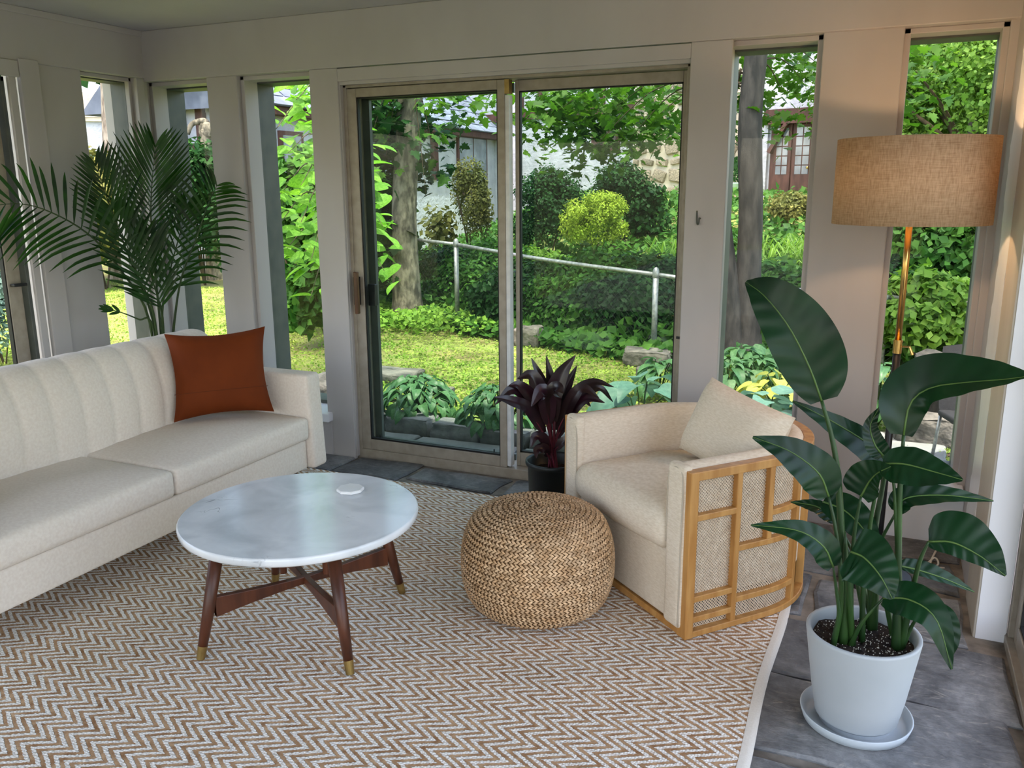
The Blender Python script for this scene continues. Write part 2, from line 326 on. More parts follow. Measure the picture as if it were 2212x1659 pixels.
def soft_box(hx, hy, hz, r, n=10, top=0., bot=0., front=0.):
    """rounded box with crowned top / bottom / +x face"""
    g = G(); idx = {}; V = []; Fs = []
    def vid(p):
        k = tuple(round(c, 6) for c in p)
        if k not in idx: idx[k] = len(V); V.append(p)
        return idx[k]
    h = (hx, hy, hz)
    def ln(L):
        e = [-1+(1-math.cos(math.pi/2*i/3))*0 for i in range(0)]
        inner = np.linspace(-(L-r), L-r, max(2, n)); a = [-L, -L+r*.12, -L+r*.42]; return a+list(inner)+[-x for x in reversed(a)]
    lx, ly, lz = ln(hx), ln(hy), ln(hz); AX = (lx, ly, lz)
    for ax in range(3):
        u, w = (ax+1) % 3, (ax+2) % 3
        for sg in (-1, 1):
            A, B = AX[u], AX[w]
            for i in range(len(A)-1):
                for j in range(len(B)-1):
                    q = []
                    for (a, b) in ((A[i], B[j]), (A[i+1], B[j]), (A[i+1], B[j+1]), (A[i], B[j+1])):
                        p = [0, 0, 0]; p[ax] = sg*h[ax]; p[u] = a; p[w] = b; q.append(vid(tuple(p)))
                    Fs.append(tuple(q if sg > 0 else reversed(q)))
    out = []
    for p in V:
        c = [max(-(h[i]-r), min(h[i]-r, p[i])) for i in range(3)]
        d = Vector([p[i]-c[i] for i in range(3)])
        if d.length > 1e-9: d = d.normalized()*r
        q = [c[i]+d[i] for i in range(3)]
        k = max(0, 1-(q[0]/hx)**2)*max(0, 1-(q[1]/hy)**2)
        kz = q[2]/hz
        if kz > 0: q[2] += top*k*kz
        else: q[2] += bot*k*kz
        kf = max(0, 1-(q[2]/hz)**2)*max(0, 1-(q[1]/hy)**4)
        if q[0] > 0: q[0] += front*kf*(q[0]/hx)
        out.append(q)
    return g.add(out, Fs)
def bez(pts, n):
    """smooth curve through points (Catmull-Rom)"""
    P = [np.array(p, float) for p in pts]; P = [2*P[0]-P[1]]+P+[2*P[-1]-P[-2]]; k = len(P)-3; out = []
    for i in range(n):
        t = i/(n-1)*k; j = min(int(t), k-1); u = t-j; a, b, c, d = P[j:j+4]
        out.append(.5*((2*b)+(c-a)*u+(2*a-5*b+4*c-d)*u*u+(3*b-a-3*c+d)*u**3))
    return out
def blade(mid, wl, wr, nrm, n=14, k=4, fold=.15, wave=0., shape='leaf', nrm2=None, tip=1.0, droop=0., ridge=0.):
    """leaf surface on a midrib: wl / wr half widths, nrm the way its face looks (nrm2 at the tip)"""
    C = bez(mid, n+1); rows = []; n0 = np.array(nrm, float); n1 = np.array(nrm2 if nrm2 is not None else nrm, float)
    for i, c in enumerate(C):
        t = i/n; T = C[min(i+1, n)]-C[max(i-1, 0)]; T = T/np.linalg.norm(T)
        nn = n0*(1-t)+n1*t; sd = np.cross(T, nn); sd /= np.linalg.norm(sd)+1e-9; N = np.cross(sd, T)
        if shape == 'leaf': w = (math.sin(math.pi*min(1, (t*.93+.05))**.72))**.9
        elif shape == 'lance': w = (math.sin(math.pi*(t*.97+.02)**.85))**.8
        elif shape == 'heart': w = (math.sin(math.pi*(t*.94+.045)**.55))**.75
        else: w = min(1, t*8)*(1-t)**.5*(1-.2*t)
        row = []
        for j in range(-k, k+1):
            s = j/k; ww = (wr if s > 0 else wl)*w
            row.append(c + sd*s*ww*math.cos(fold) + N*(abs(s)*ww*math.sin(fold) - droop*(s*s)*ww + wave*ww*math.sin(t*17+(2 if s > 0 else 0))*abs(s)**1.5 + ridge*math.sin(t*n*.62-abs(s)*4.2)*min(1, abs(s)*3)))
        rows.append(row)
    return G().grid(rows)
# ================================================================ the room
XL, XR, YB, ZC = -4.07, .365, 3.937, 2.385        # left wall, right wall, back wall faces and ceiling
YG, YO = 4.09, 4.20                                # glass plane and outer face of the back wall
XG, XO = -4.145, -4.225
def struct(name, g, m, label=None, parent=None, **k):
    o = obj(name, g, m, parent, **k)
    if parent is None: tag(o, label, kind='structure')
    return o
# floor bed and the flagstones that can be seen
fl = struct('floor', G().box(-4.3, 1.0, -1.4, 4.0, -.12, -.012), 'mortar', 'grey slate flagstone floor of the sunroom')
def flag(poly, par, z0, z1, m, name='flagstone', wob=.012):
    P = []
    k = len(poly)
    for i in range(k):
        a, b = np.array(poly[i]), np.array(poly[(i+1) % k]); nseg = max(2, int(np.linalg.norm(b-a)/.09))
        for j in range(nseg):
            p = a+(b-a)*j/nseg
            P.append(tuple(p+rng.normal(0, wob*.45, 2)))
    c = np.mean(P, 0); k = len(P); g = G()
    inn = [tuple(c+(np.array(p)-c)*(1-.012/max(.1, np.linalg.norm(np.array(p)-c)))) for p in P]
    t = rng.normal(0, .0025, 2); zt = lambda p: z1+rng.normal(0, .0012)+t[0]*(p[0]-c[0])+t[1]*(p[1]-c[1])
    v = [(x, y, z0) for x, y in P]+[(x, y, z1-.007) for x, y in P]+[(x, y, zt((x, y))) for x, y in inn]
    f = [(i, (i+1) % k, k+(i+1) % k, k+i) for i in range(k)]+[(k+i, k+(i+1) % k, 2*k+(i+1) % k, 2*k+i) for i in range(k)]+[tuple(range(2*k, 3*k))]
    return obj(name, g.add(v, f), m, par)
def flag_rect(x0, x1, y0, y1, par, z0=-.03, z1=0., m='slate', gap=.014, name='flagstone'):
    j = lambda: rng.normal(0, .014)
    return flag([(x0+gap+j(), y0+gap+j()), (x1-gap+j(), y0+gap+j()), (x1-gap+j(), y1-gap+j()), (x0+gap+j(), y1-gap+j())], par, z0, z1, m, name)
for y0, y1, xs in ((.3, .8, (-.5, .05, .452)), (.8, 1.25, (-.62, -.1, .452)), (1.25, 1.72, (-.5, .1, .452)), (1.72, 2.14, (-.6, -.02, .452)), (2.14, 2.56, (-.5, -.28, .452)), (2.56, 2.96, (-.6, .03, .452)), (2.96, 3.36, (-.75, -.17, .36)),
                   (3.36, 3.66, (-4.0, -3.5, -2.95, -2.45, -1.98, -1.42, -.95, -.4, .09, .36)), (3.66, 3.93, (-4.0, -3.3, -2.72, -2.3, -1.72, -1.15, -.62, -.12, .36))):
    for a, b in zip(xs[:-1], xs[1:]): flag_rect(a, b, y0, y1, fl)
struct('ceiling', G().box(-4.35, 1.0, -1.4, 4.2, ZC, ZC+.12), 'ceiling_paint', 'plain pale painted ceiling over the sunroom')
# back wall: header, posts and low walls below the fixed windows
g = G()
g.box(-4.33, .62, 3.905, YO, 2.112, ZC)
for a, b in ((-4.33, -4.085), (-3.62, -3.405), (-2.885, -2.735), (-.862, -.742), (-.338, -.032), (.335, .62)): g.box(a, b, YB, YO, -.05, 2.13)
for a, b in ((-4.09, -3.6), (-3.42, -2.87), (-.75, -.33), (-.04, .34)): g.box(a, b, YB-.03, YO, -.05, .20)
struct('wall_back', g, 'white_paint', 'white painted back wall of posts between tall windows', bevel=.004)
g = G()
g.box(-4.33, XL+.02, -1.4, 4.2, 2.128, ZC); g.box(-4.33, XL, 3.215, 3.487, -.05, 2.14); g.box(-4.33, XL, 3.85, 3.94, -.05, 2.14)
g.box(-4.33, XL+.02, 3.45, 3.9, -.05, .2); g.box(-4.33, XL, -1.4, .1, -.05, 2.14)
struct('wall_left', g, 'white_paint', 'white painted left wall with a narrow window and a glass door', bevel=.004)
g = G(); g.box(XR, .62, 3.39, 3.94, -.05, ZC); g.box(XR, .62, -1.4, 3.1, 2.06, ZC); g.box(XR, .62, -1.4, -.6, -.05, 2.1)
wr = struct('wall_right', g, 'white_paint', 'short white right wall beside the sliding glass door', bevel=.004)
obj('post', G().box(XR-.004, .46, 3.072, 3.40, -.03, 2.1), 'cream_paint', wr, bevel=.006)
obj('post_face', G().box(XR+.004, .458, 3.069, 3.0725, -.03, 2.1), 'fresh_and_daylit_paint', wr)
# brushed edge of fresh paint on the wall beside the post
L0 = [(3.405+.012*math.sin(z*23)+rng.normal(0, .004), z) for z in np.linspace(.16, 2.1, 60)]; L1 = [(3.70+.02*math.sin(z*9)+rng.normal(0, .009), z) for z in np.linspace(2.1, .16, 60)]
poly = L0+L1; k = len(poly)
g = G().add([(XR-.0035, y, z) for y, z in poly]+[(XR, y, z) for y, z in poly], [tuple(range(k))]+[(i, (i+1) % k, k+(i+1) % k, k+i) for i in range(k)])
obj('paint_strip', g, 'fresh_and_daylit_paint', wr)
g = G(); g.box(-4.33, .62, -1.55, -1.4, 2.1, ZC)
for a, b in ((-4.33, -4.0), (-2.05, -1.75), (.32, .62)): g.box(a, b, -1.55, -1.4, -.05, 2.12)
struct('wall_rear', g, 'white_paint', 'white post wall with wide glazed openings behind the viewer')
struct('roof', G().box(-4.75, 1.35, -2.2, 4.62, 2.52, 2.66), 'slate', 'low flat roof slab above the sunroom')  # out of view; overhang sized to keep direct sun off patio and doors
# small mouldings
g = G(); g.box(XL+.02, XL+.035, -1.4, 3.905, ZC-.032, ZC); struct('trim_1', g, 'white_paint', 'narrow moulding along the left wall under the ceiling', bevel=.004)
g = G(); g.box(-2.90, -2.722, YB-.022, YB, -.02, 2.112); g.box(-.878, -.70, YB-.022, YB, -.02, 2.112); g.box(-2.722, -.878, YB-.022, YB, 2.045, 2.108)
struct('trim_2', g, 'white_paint', 'flat white casing around the sliding glass door', bevel=.003)
g = G(); g.box(-2.745, -2.718, YB-.008, YB+.02, 0, 2.06); g.box(-.882, -.855, YB-.008, YB+.02, 0, 2.06); g.box(-2.745, -.855, YB-.008, YB+.02, 2.028, 2.056)
struct('trim_3', g, 'white_paint', 'inner white stop strip around the sliding glass door', bevel=.003)
g = G(); g.box(XL, XL+.02, 3.045, 3.085, -.02, 2.06); g.box(XL, XL+.03, 3.105, 3.215, -.02, 2.14); g.box(XL, XL+.03, .1, 3.1, 2.05, 2.128)
struct('trim_4', g, 'white_paint', 'white casing around the glass door on the left wall', bevel=.003)
struct('daylit_trim', G().box(-.035, XR, YB-.052, YB-.03, -.01, .2).box(-.75, -.33, YB-.052, YB-.03, -.01, .2), 'fresh_and_daylit_paint', 'low boards under the two right windows, daylight put into their pale colour', bevel=.003)  # added pale boards over the low wall, coloured as if lit by the door
# fixed windows of the back wall: stops, dark frame, pane, sill
def win(name, x0, x1, z0, z1, label, dark=True):
    g = G()
    for a, b, c, d in ((x0, x0+.026, z0, z1), (x1-.026, x1, z0, z1)): g.box(a, b, YB+.03, YG-.012, c, d)
    g.box(x0, x1, YB+.03, YG-.012, z1-.022, z1); 
    w = struct(name, g, 'white_paint', label, bevel=.003)
    s = G(); s.box(x0-.02, x1+.02, YB-.07, YG, z0-.05, z0); obj('window_sill', s, 'fresh_and_daylit_paint', w, bevel=.005)
    d = G(); d.box(x0, x0+.022, YG-.012, YO+.02, z0, z1); d.box(x1-.022, x1, YG-.012, YO+.02, z0, z1); d.box(x0, x1, YG-.012, YO+.02, z1-.03, z1); d.box(x0, x1, YG-.012, YO+.02, z0, z0+.02)
    obj('outer_frame', d, 'dark_frame', w)
    obj('pane', G().box(x0+.02, x1-.02, YG, YG+.004, z0+.02, z1-.03), 'window_glass', w)
    return w
win('window_1', -4.085, -3.62, .25, 2.112, 'narrow fixed window in the back wall next to the corner')
win('window_2', -3.405, -2.885, .25, 2.112, 'tall fixed window between the corner window and the sliding door')
win('window_3', -.745, -.335, .25, 2.112, 'tall fixed window to the right of the sliding door with a tree outside')
win('window_4', -.035, .338, .25, 2.112, 'tall fixed window behind the floor lamp')
g = G()
for a, b in ((3.487, 3.512), (3.832, 3.85)): g.box(XG+.012, XL-.03, a, b, .2, 2.128)
g.box(XG+.012, XL-.03, 3.487, 3.85, 2.106, 2.128)
w5 = struct('window_5', g, 'white_paint', 'narrow fixed window in the left wall behind the palm', bevel=.003)
d = G(); d.box(XO-.02, XG+.012, 3.487, 3.507, .2, 2.128); d.box(XO-.02, XG+.012, 3.832, 3.85, .2, 2.128); d.box(XO-.02, XG+.012, 3.487, 3.85, 2.10, 2.128); d.box(XO-.02, XG+.012, 3.487, 3.85, .2, .22)
obj('outer_frame', d, 'dark_frame', w5); obj('pane', G().box(XG-.004, XG, 3.5, 3.84, .22, 2.1), 'window_glass', w5)
obj('window_sill', G().box(XG, XL+.05, 3.47, 3.85, .2, .24), 'fresh_and_daylit_paint', w5, bevel=.005)
# white upright board in the corner between the two narrow windows
struct('trim_5', G().box(XL, XL+.02, 3.845, 3.90, .2, 2.128), 'white_paint', 'white corner board between the two narrow windows', bevel=.003)
# ---- sliding door in the back wall
dr = struct('door_1', G().box(-2.735, -.862, 3.955, 4.12, -.02, .042).box(-2.735, -2.70, 3.955, 4.12, .04, 2.03).box(-.90, -.862, 3.955, 4.12, .04, 2.03).box(-2.735, -.862, 3.955, 4.12, 2.015, 2.03),
            'beige_metal', 'two panel sliding glass door in a beige metal frame', bevel=.003)
def panel(name, x0, x1, y0, y1, z0, z1, sl, sr, st, sb, par, along='x', gm='door_glass'):
    def bx(g, a, b, c, d):
        return g.box(a, b, y0, y1, c, d) if along == 'x' else g.box(y0, y1, a, b, c, d)
    g = G(); bx(g, x0, x0+sl, z0, z1); bx(g, x1-sr, x1, z0, z1); bx(g, x0+sl, x1-sr, z1-st, z1); bx(g, x0+sl, x1-sr, z0, z0+sb)
    p = obj(name, g, 'beige_metal', par, bevel=.003)
    k = G(); e = .006; ym = (y0+y1)/2
    for a, b, c, d in ((x0+sl, x0+sl+e, z0+sb, z1-st), (x1-sr-e, x1-sr, z0+sb, z1-st), (x0+sl, x1-sr, z1-st-e, z1-st), (x0+sl, x1-sr, z0+sb, z0+sb+e*1.5)):
        if along == 'x': k.box(a, b, y0+.006, y1-.006, c, d)
        else: k.box(y0+.006, y1-.006, a, b, c, d)
    obj('gasket', k, 'rubber', p)
    q = G().box(x0+sl, x1-sr, ym-.002, ym+.002, z0+sb, z1-st) if along == 'x' else G().box(ym-.002, ym+.002, x0+sl, x1-sr, z0+sb, z1-st)
    obj('pane', q, gm, p)
    return p
pl = panel('sliding_panel', -2.712, -1.79, 3.962, 3.995, .042, 2.012, .066, .04, .045, .06, dr)
obj('weather_strip', G().box(-1.79, -1.768, 3.966, 4.01, .05, 1.94), 'pale_metal', pl, bevel=.002)
obj('strip_end', G().box(-1.79, -1.766, 3.962, 4.0, 1.945, 2.012), 'brass', pl)
pr = panel('fixed_panel', -1.76, -.895, 4.02, 4.055, .042, 2.012, .02, .035, .05, .075, dr)
# screen frame standing outside the sliding panel
sf = G(); sf.box(-2.735, -2.655, 4.10, 4.125, .04, 2.01); sf.box(-2.70, -1.8, 4.10, 4.125, 1.965, 2.01); sf.box(-2.70, -1.8, 4.10, 4.125, .04, .075)
obj('screen_frame', sf, 'dark_frame', dr)
hp = ony(765, 600, 3.95)
hd = obj('handle', G().box(-2.675, -2.652, 3.905, 3.928, .83, 1.06), 'brown_wood', pl, bevel=.004)
obj('handle_plate', G().box(-2.695, -2.668, 3.93, 3.963, .875, 1.03), 'black_metal', hd, bevel=.003)
obj('outer_handle', G().box(-2.648, -2.60, 4.0, 4.03, .865, .985), 'black_metal', pl, bevel=.004)
obj('latch', G().box(-.905, -.868, 3.952, 3.968, .80, .812), 'black_metal', pr, bevel=.002)
for x in (-2.60, -1.88): obj('clip', G().box(x, x+.006, 3.985, 3.99, .104, .128), 'black_metal', pl)
# ---- glass door of the left wall
d2 = struct('door_2', G().box(-4.24, -4.09, .12, 3.05, -.02, .042).box(-4.24, -4.09, 3.03, 3.05, .04, 2.05).box(-4.24, -4.09, .12, .15, .04, 2.05).box(-4.24, -4.09, .12, 3.05, 2.025, 2.05), 'dark_frame', 'dark framed glass door in the left wall behind the sofa', bevel=.003)
p2 = panel('sliding_panel', 1.55, 3.02, -4.16, -4.12, .042, 2.02, .05, .075, .045, .06, d2, 'y', 'window_glass')
obj('latch', G().box(-4.12, -4.085, 2.955, 3.03, 1.02, 1.035), 'black_metal', p2, bevel=.004)
panel('fixed_panel', .15, 1.6, -4.22, -4.18, .042, 2.02, .05, .05, .045, .06, d2, 'y', 'window_glass')
# ---- glass door of the right wall
d3 = struct('door_3', G().box(.455, .60, -.6, 3.09, -.03, .02).box(.462, .60, 3.05, 3.085, .02, 2.06).box(.455, .60, -.6, 3.09, 2.03, 2.06), 'beige_metal', 'sliding glass door along the right wall beside the tall plant', bevel=.003)
panel('sliding_panel', 1.2, 3.05, .478, .512, .02, 2.03, .05, .06, .05, .07, d3, 'y', 'window_glass')
panel('fixed_panel', -.6, 1.25, .54, .575, .02, 2.03, .05, .05, .05, .07, d3, 'y', 'window_glass')
d4 = struct('door_4', G().box(-4.0, .32, -1.54, -1.42, -.03, .02).box(-4.0, .32, -1.54, -1.42, 2.06, 2.1), 'beige_metal', 'wide sliding glass doors behind the viewer', bevel=.003)
panel('sliding_panel', -4.0, -2.05, -1.50, -1.46, .02, 2.06, .05, .05, .05, .07, d4, 'x', 'window_glass')
panel('sliding_panel', -1.75, .32, -1.50, -1.46, .02, 2.06, .05, .05, .05, .07, d4, 'x', 'window_glass')
# ---- wall hook on the post beside the sliding door
hx = ony(1505, 472, YB-.022)
hk = obj('wall_hook', G().tube(bez([hx+[0, 0, .034], hx+[.001, -.003, .01], hx+[.003, -.006, -.018], hx+[.009, -.012, -.026], hx+[.014, -.016, -.014], hx+[.015, -.018, .002], hx+[.02, -.014, .0]], 22), .0035, 8), 'dark_frame', smooth=True)
tag(hk, 'small bent metal hook on the white post beside the sliding door', 'hook')
# ================================================================ furniture
# ---- rug
RX0, RX1, RY0, RY1 = -3.25, -.236, 1.12, 3.622
nx, ny = 60, 50
P = []
for i in range(nx+1):
    row = []
    for j in range(ny+1):
        x = RX0+(RX1-.028-RX0)*i/nx; y = RY0+(RY1-RY0)*j/ny
        if i == nx: x += .006*math.sin(y*7)
        row.append((x, y, .0105+.0012*math.sin(x*9+y*3)*math.sin(y*8)))
    P.append(row)
g = G().grid(P); top = len(g.v)
rug = thing('rug', 'large chevron rug in white and tan jute under the sofa and table', 'rug')
e = [(p[0], p[1]) for p in [P[0][0], P[-1][0], P[-1][-1], P[0][-1]]]
g.add([(x, y, .0105) for x, y in e]+[(x, y, .0005) for x, y in e], [(i, (i+1) % 4, 4+(i+1) % 4, 4+i) for i in range(4)])
obj('pile', g, 'rug_weave', rug, smooth=True)
H = []
for j in range(41):
    y = RY0+(RY1-RY0)*j/40; w = .006*math.sin(y*7)
    H.append([(RX1-.032+w, y, .0125), (RX1-.018+w, y, .0125), (RX1-.004+w, y, .009), (RX1+w, y, .0005)])
obj('hem', G().grid(H), 'hem', rug, smooth=True)

# ---- sofa
sf = thing('sofa', 'long cream fabric sofa with channel tufted back and two seat cushions', 'sofa', (-2.9, 2.4, 0))
inv = Matrix.Translation((2.9, -2.4, 0))
def sub(o, par): o.parent = par; o.matrix_parent_inverse = inv; return o
SY0, SY1 = 1.46, 3.455
def sbox(name, x0, x1, y0, y1, z0, z1, r, m='sofa_fabric', par=None, **k):
    o = obj(name, soft_box((x1-x0)/2, (y1-y0)/2, (z1-z0)/2, r, **k), m, smooth=True)
    o.location = ((x0+x1)/2+2.9, (y0+y1)/2-2.4, (z0+z1)/2); o.parent = par or sf; return o
sbox('base', -3.43, -2.612, SY0+.1, SY1-.115, .125, .274, .012, n=6)
sbox('seat_cushion', -3.17, -2.59, 2.462, 3.345, .276, .392, .024, n=14, top=.034, front=.008)
sbox('seat_cushion', -3.17, -2.59, 1.575, 2.458, .276, .392, .024, n=14, top=.034, front=.008)
for y0, y1 in ((SY1-.115, SY1), (SY0, SY0+.115)):
    a = sbox('arm', -3.42, -2.592, y0, y1, .12, .605, .022, n=8)
    me = a.data
    for v in me.vertices:                       # arms lean out and taper towards the floor
        t = (v.co.z+.2425)/.485; sgn = 1 if y0 > 2 else -1
        v.co.y += sgn*(.006*(1-t)); v.co.x += .016*(1-t)*(1 if v.co.x > 0 else 0); v.co.z += (.018*(-v.co.x-.41)*0 if t > .9 else 0)
# channel tufted back: rounded profile swept along Y, each channel bulges
prof = [(-3.10, .30), (-3.095, .42), (-3.09, .52), (-3.10, .62), (-3.13, .71), (-3.17, .772), (-3.225, .803), (-3.29, .80), (-3.34, .77), (-3.37, .70), (-3.40, .5), (-3.42, .28)]
prof = bez([(a, 0, b) for a, b in prof], 30); pitch = .1455; yR = SY1-.10; rows = []; ys = []
y = yR; per = 12
for c in range(13):
    for q in range(per): ys.append((yR-pitch*(c+q/per), q/per))
ys.append((yR-pitch*13, 0))
for y, ph in ys:
    b = (abs(math.sin(math.pi*ph)))**.55
    dy = min(1, (yR-y)/.10); endr = math.sqrt(max(0, 1-(1-dy)**2)); dyl = min(1, (y-(yR-pitch*13))/.08); endr *= math.sqrt(max(.05, 1-(1-dyl)**2))
    row = []
    for i, p in enumerate(prof):
        t = i/29; nrm = np.array([math.cos(2.2*t*1.3), 0, math.sin(2.2*t*1.3)]); am = .011*(1 if t < .5 else max(0, 1-(t-.5)*5))
        yy = y - .05*math.sin(math.pi*min(1, max(0, (p[2]-.30)/.52)))*0
        q = np.array([p[0], yy, p[2]])+nrm*am*(b-.6)
        q[2] = .28+(q[2]-.28)*(.93+.07*endr)
        q[0] = -3.25+(q[0]+3.25)*(.55+.45*endr)
        row.append(q - np.array([-2.9, 2.4, 0]))
    rows.append(row)
obj('backrest', G().grid(rows), 'sofa_fabric', sf, smooth=True)
for x, y in ((-2.70, 3.33), (-3.36, 3.33), (-2.70, 1.6), (-3.36, 1.6)):
    obj('leg', G().tube([(x+2.9, y-2.4, .128), (x+2.9, y-2.4, .012)], [.022, .014], 12), 'walnut', sf)
# ---- rust cushion leaning in the sofa corner
def cushion(name, hw, hh, ht, m, pinch=.12, n=18):
    g = G(); V = {}
    for sd in (1, -1):
        R = []
        for i in range(n+1):
            row = []
            for j in range(n+1):
                u, v = -1+2*i/n, -1+2*j/n
                x = hw*u*(1-pinch*(1-v*v)); z = hh*v*(1-pinch*(1-u*u)); t = ht*((1-u**4)*(1-v**4))**.55
                row.append((x, sd*t, z))
            R.append(row if sd > 0 else row[::-1])
        g.grid(R)
    return g
cu = thing('throw_cushion', 'rust orange velvet cushion leaning in the corner of the sofa', 'cushion', (0, 0, 0))
bl, br = onz(362, 908, .425), onz(583, 890, .425)
cpos = np.array([-2.93, 3.12, .425])
cb = obj('cover', cushion('cover', .232, .212, .075, 'rust_velvet'), 'rust_velvet', cu, smooth=True)
cu.rotation_mode = 'XYZ'
cu.location = (-2.93, 3.12, .632); cu.rotation_euler = (math.radians(-14), math.radians(-1), math.radians(45))
obj('seam', G().tube([(-.214+.428*i/20, -.075*(((1-(-1+2*i/20)**4)*(1-.42**4))**.55)-.0012 if 0 < i < 20 else -.002, -.082) for i in range(21)], .0013, 5), 'rust_seam', cu)

# ---- coffee table
TX, TY, TR, TH = -1.788, 2.232, .401, .424
tb = thing('coffee_table', 'round white marble coffee table on four splayed walnut legs', 'table', (TX, TY, 0))
tp = obj('tabletop', G().lathe([(0, TH), (TR-.03, TH), (TR-.004, TH), (TR, TH-.003), (TR+.001, TH-.01), (TR-.001, TH-.024), (TR-.007, TH-.030), (0, TH-.030)], 96), 'marble', tb, smooth=True)
tp.data.polygons.foreach_set('use_smooth', [len(p.vertices) == 4 and abs(p.normal.z) < .98 for p in tp.data.polygons])
FE = [onz(*q) for q in ((434, 1430), (757, 1463), (869, 1286))]
feet = [np.array([p[0]-TX, p[1]-TY, .0]) for p in FE]; feet.append(feet[0]+feet[2]-feet[1])
for p in feet:
    p2 = p*.76
    tpz = TH-.030
    obj('leg', G().tube([(p2[0], p2[1], tpz), (p2[0]*.4+p[0]*.6, p2[1]*.4+p[1]*.6, tpz*.4), (p2[0]*.12+p[0]*.88, p2[1]*.12+p[1]*.88, .055)], [.0225, .019, .0155], 20), 'walnut', tb, smooth=True)
    a = np.array([p2[0]*.12+p[0]*.88, p2[1]*.12+p[1]*.88, .055]); b = np.array([p[0], p[1], .0115])
    obj('foot_cap', G().tube([a, b], [.0162, .0135], 20), 'brass', tb)
def brace(p, q):
    """curved cross brace: deep at the legs, shallow in the middle"""
    p, q = np.array(p)[:2]*.84, np.array(q)[:2]*.84; d = (q-p)/np.linalg.norm(q-p); nn = np.array([-d[1], d[0]])*.011; R = []
    for i in range(25):
        t = i/24; c = p+(q-p)*t; k = abs(2*t-1)**1.6; zt = .192+.020*k; zb = .166-.024*k
        R.append([(*(c-nn), zb), (*(c+nn), zb), (*(c+nn), zt), (*(c-nn), zt)])
    return G().grid(R, cv=True)
obj('brace', brace(feet[0], feet[2]), 'walnut', tb, bevel=.002)
obj('brace', brace(feet[1], feet[3]), 'walnut', tb, bevel=.002)
for s in (-.07, .07): obj('spacer', G().tube([(s, s*.4, .19), (s, s*.4, TH-.030)], .012, 12), 'walnut', tb)
cc = onz(757, 1061, TH)
co = thing('coaster', 'octagonal white stone coaster on the marble coffee table', 'coaster', (cc[0], cc[1], TH), rz=.25)
oc = lambda r, z: [(r*math.cos(math.pi/8+i*math.pi/4), r*math.sin(math.pi/8+i*math.pi/4), z) for i in range(8)]
g = G(); R = [oc(.044, .0005), oc(.05, .004), oc(.05, .011), oc(.047, .0135)]; g.grid(R, cv=True); g.f.append(tuple(range(24, 32))); g.f.append(tuple(reversed(range(8))))
obj('slab', g, 'coaster_stone', co)

# ---- braided jute pouf: coiled braids, two plaited lobes per stitch
PX, PY = -1.088, 2.672; PH = .385
pf = thing('pouf', 'round braided jute pouf standing on the rug', 'pouf', (PX, PY, 0))
pr = bez([(.165, 0, .012), (.235, 0, .04), (.268, 0, .11), (.275, 0, .19), (.266, 0, .27), (.236, 0, .34), (.185, 0, .372), (.12, 0, .385), (.06, 0, .388), (.012, 0, .388)], 400)
seg = np.concatenate([[0], np.cumsum([np.linalg.norm(pr[i+1]-pr[i]) for i in range(399)])]); tot = seg[-1]; NR = 33
obj('core', G().lathe([(max(.001, p[0]-.011), p[2]-(.008 if p[2] > .3 else 0)) for p in pr[::14]], 48), 'jute_core', pf, smooth=True)
for rI in range(NR):
    s = (rI+.5)/NR*tot; i = int(np.searchsorted(seg, s)); i = min(max(i, 1), 398); c = pr[i]; T = (pr[i+1]-pr[i-1]); T /= np.linalg.norm(T); Nn = np.array([T[2], 0, -T[0]]); R = c[0]; hw = tot/NR*.56
    n = max(6, int(2*math.pi*R/.0165)); g = G(); a0 = rng.random()*6
    for q in range(n):
        for sd in (-1, 1):
            an = a0+2*math.pi*(q+(.5 if sd > 0 else 0)*.5)/n; da = 2*math.pi/n*.78
            # lobe: slanted almond from the row's edge to its middle
            pts = []
            for (u, w, h) in ((-.65, 1.0, -.2), (0, .95, .55), (.65, .45, .75), (1.0, -.12, .15), (.35, -.08, .62), (-.35, .42, .6), (.1, .45, 1.0)):
                A = an+da*u; off = sd*hw*w
                pos = c+T*off*.98+Nn*(h*.0085-.003); pts.append((pos[0]*math.cos(A), pos[0]*math.sin(A), pos[2]))
            f = [(0, 1, 6), (1, 2, 6), (2, 3, 6), (3, 4, 6), (4, 5, 6), (5, 0, 6)]
            g.add(pts, f if sd < 0 else [x[::-1] for x in f])
    obj('braid_row', g, 'jute', pf, smooth=True)

# ---- armchair: barrel shape, oak lattice with cane panels
FC = np.array([-.846, 2.879]); UU = np.array([.765, -.643]); NN = np.array([.643, .765])
ch = thing('armchair', 'barrel armchair in beige linen with oak lattice and woven cane sides', 'armchair', (FC[0], FC[1], 0))
CA, CB, CV = .41, .42, .35
def outline(off=0., n=400):
    """plan of the chair from the front right corner round the back to the front left, with arc length"""
    a, b = CA+off, CB+off; P = [(a, v) for v in np.linspace(0, CV, 60)]
    P += [(a*math.cos(t), CV+b*math.sin(t)) for t in np.linspace(0, math.pi, n)[1:]]
    P += [(-a, v) for v in np.linspace(CV, 0, 60)[1:]]
    P = np.array(P); s = np.concatenate([[0], np.cumsum(np.linalg.norm(np.diff(P, axis=0), axis=1))]); return P, s
OP, OS = outline(); OT = OS[-1]
def oc_at(s, off=0.):
    x = np.interp(s, OS, OP[:, 0]); y = np.interp(s, OS, OP[:, 1]); x2 = np.interp(min(OT, s+.004), OS, OP[:, 0]); y2 = np.interp(min(OT, s+.004), OS, OP[:, 1]); x1 = np.interp(max(0, s-.004), OS, OP[:, 0]); y1 = np.interp(max(0, s-.004), OS, OP[:, 1])
    t = np.array([x2-x1, y2-y1]); t /= np.linalg.norm(t); nn = np.array([t[1], -t[0]])
    p = np.array([x, y])+nn*off; w = UU*p[0]+NN*p[1]; return w
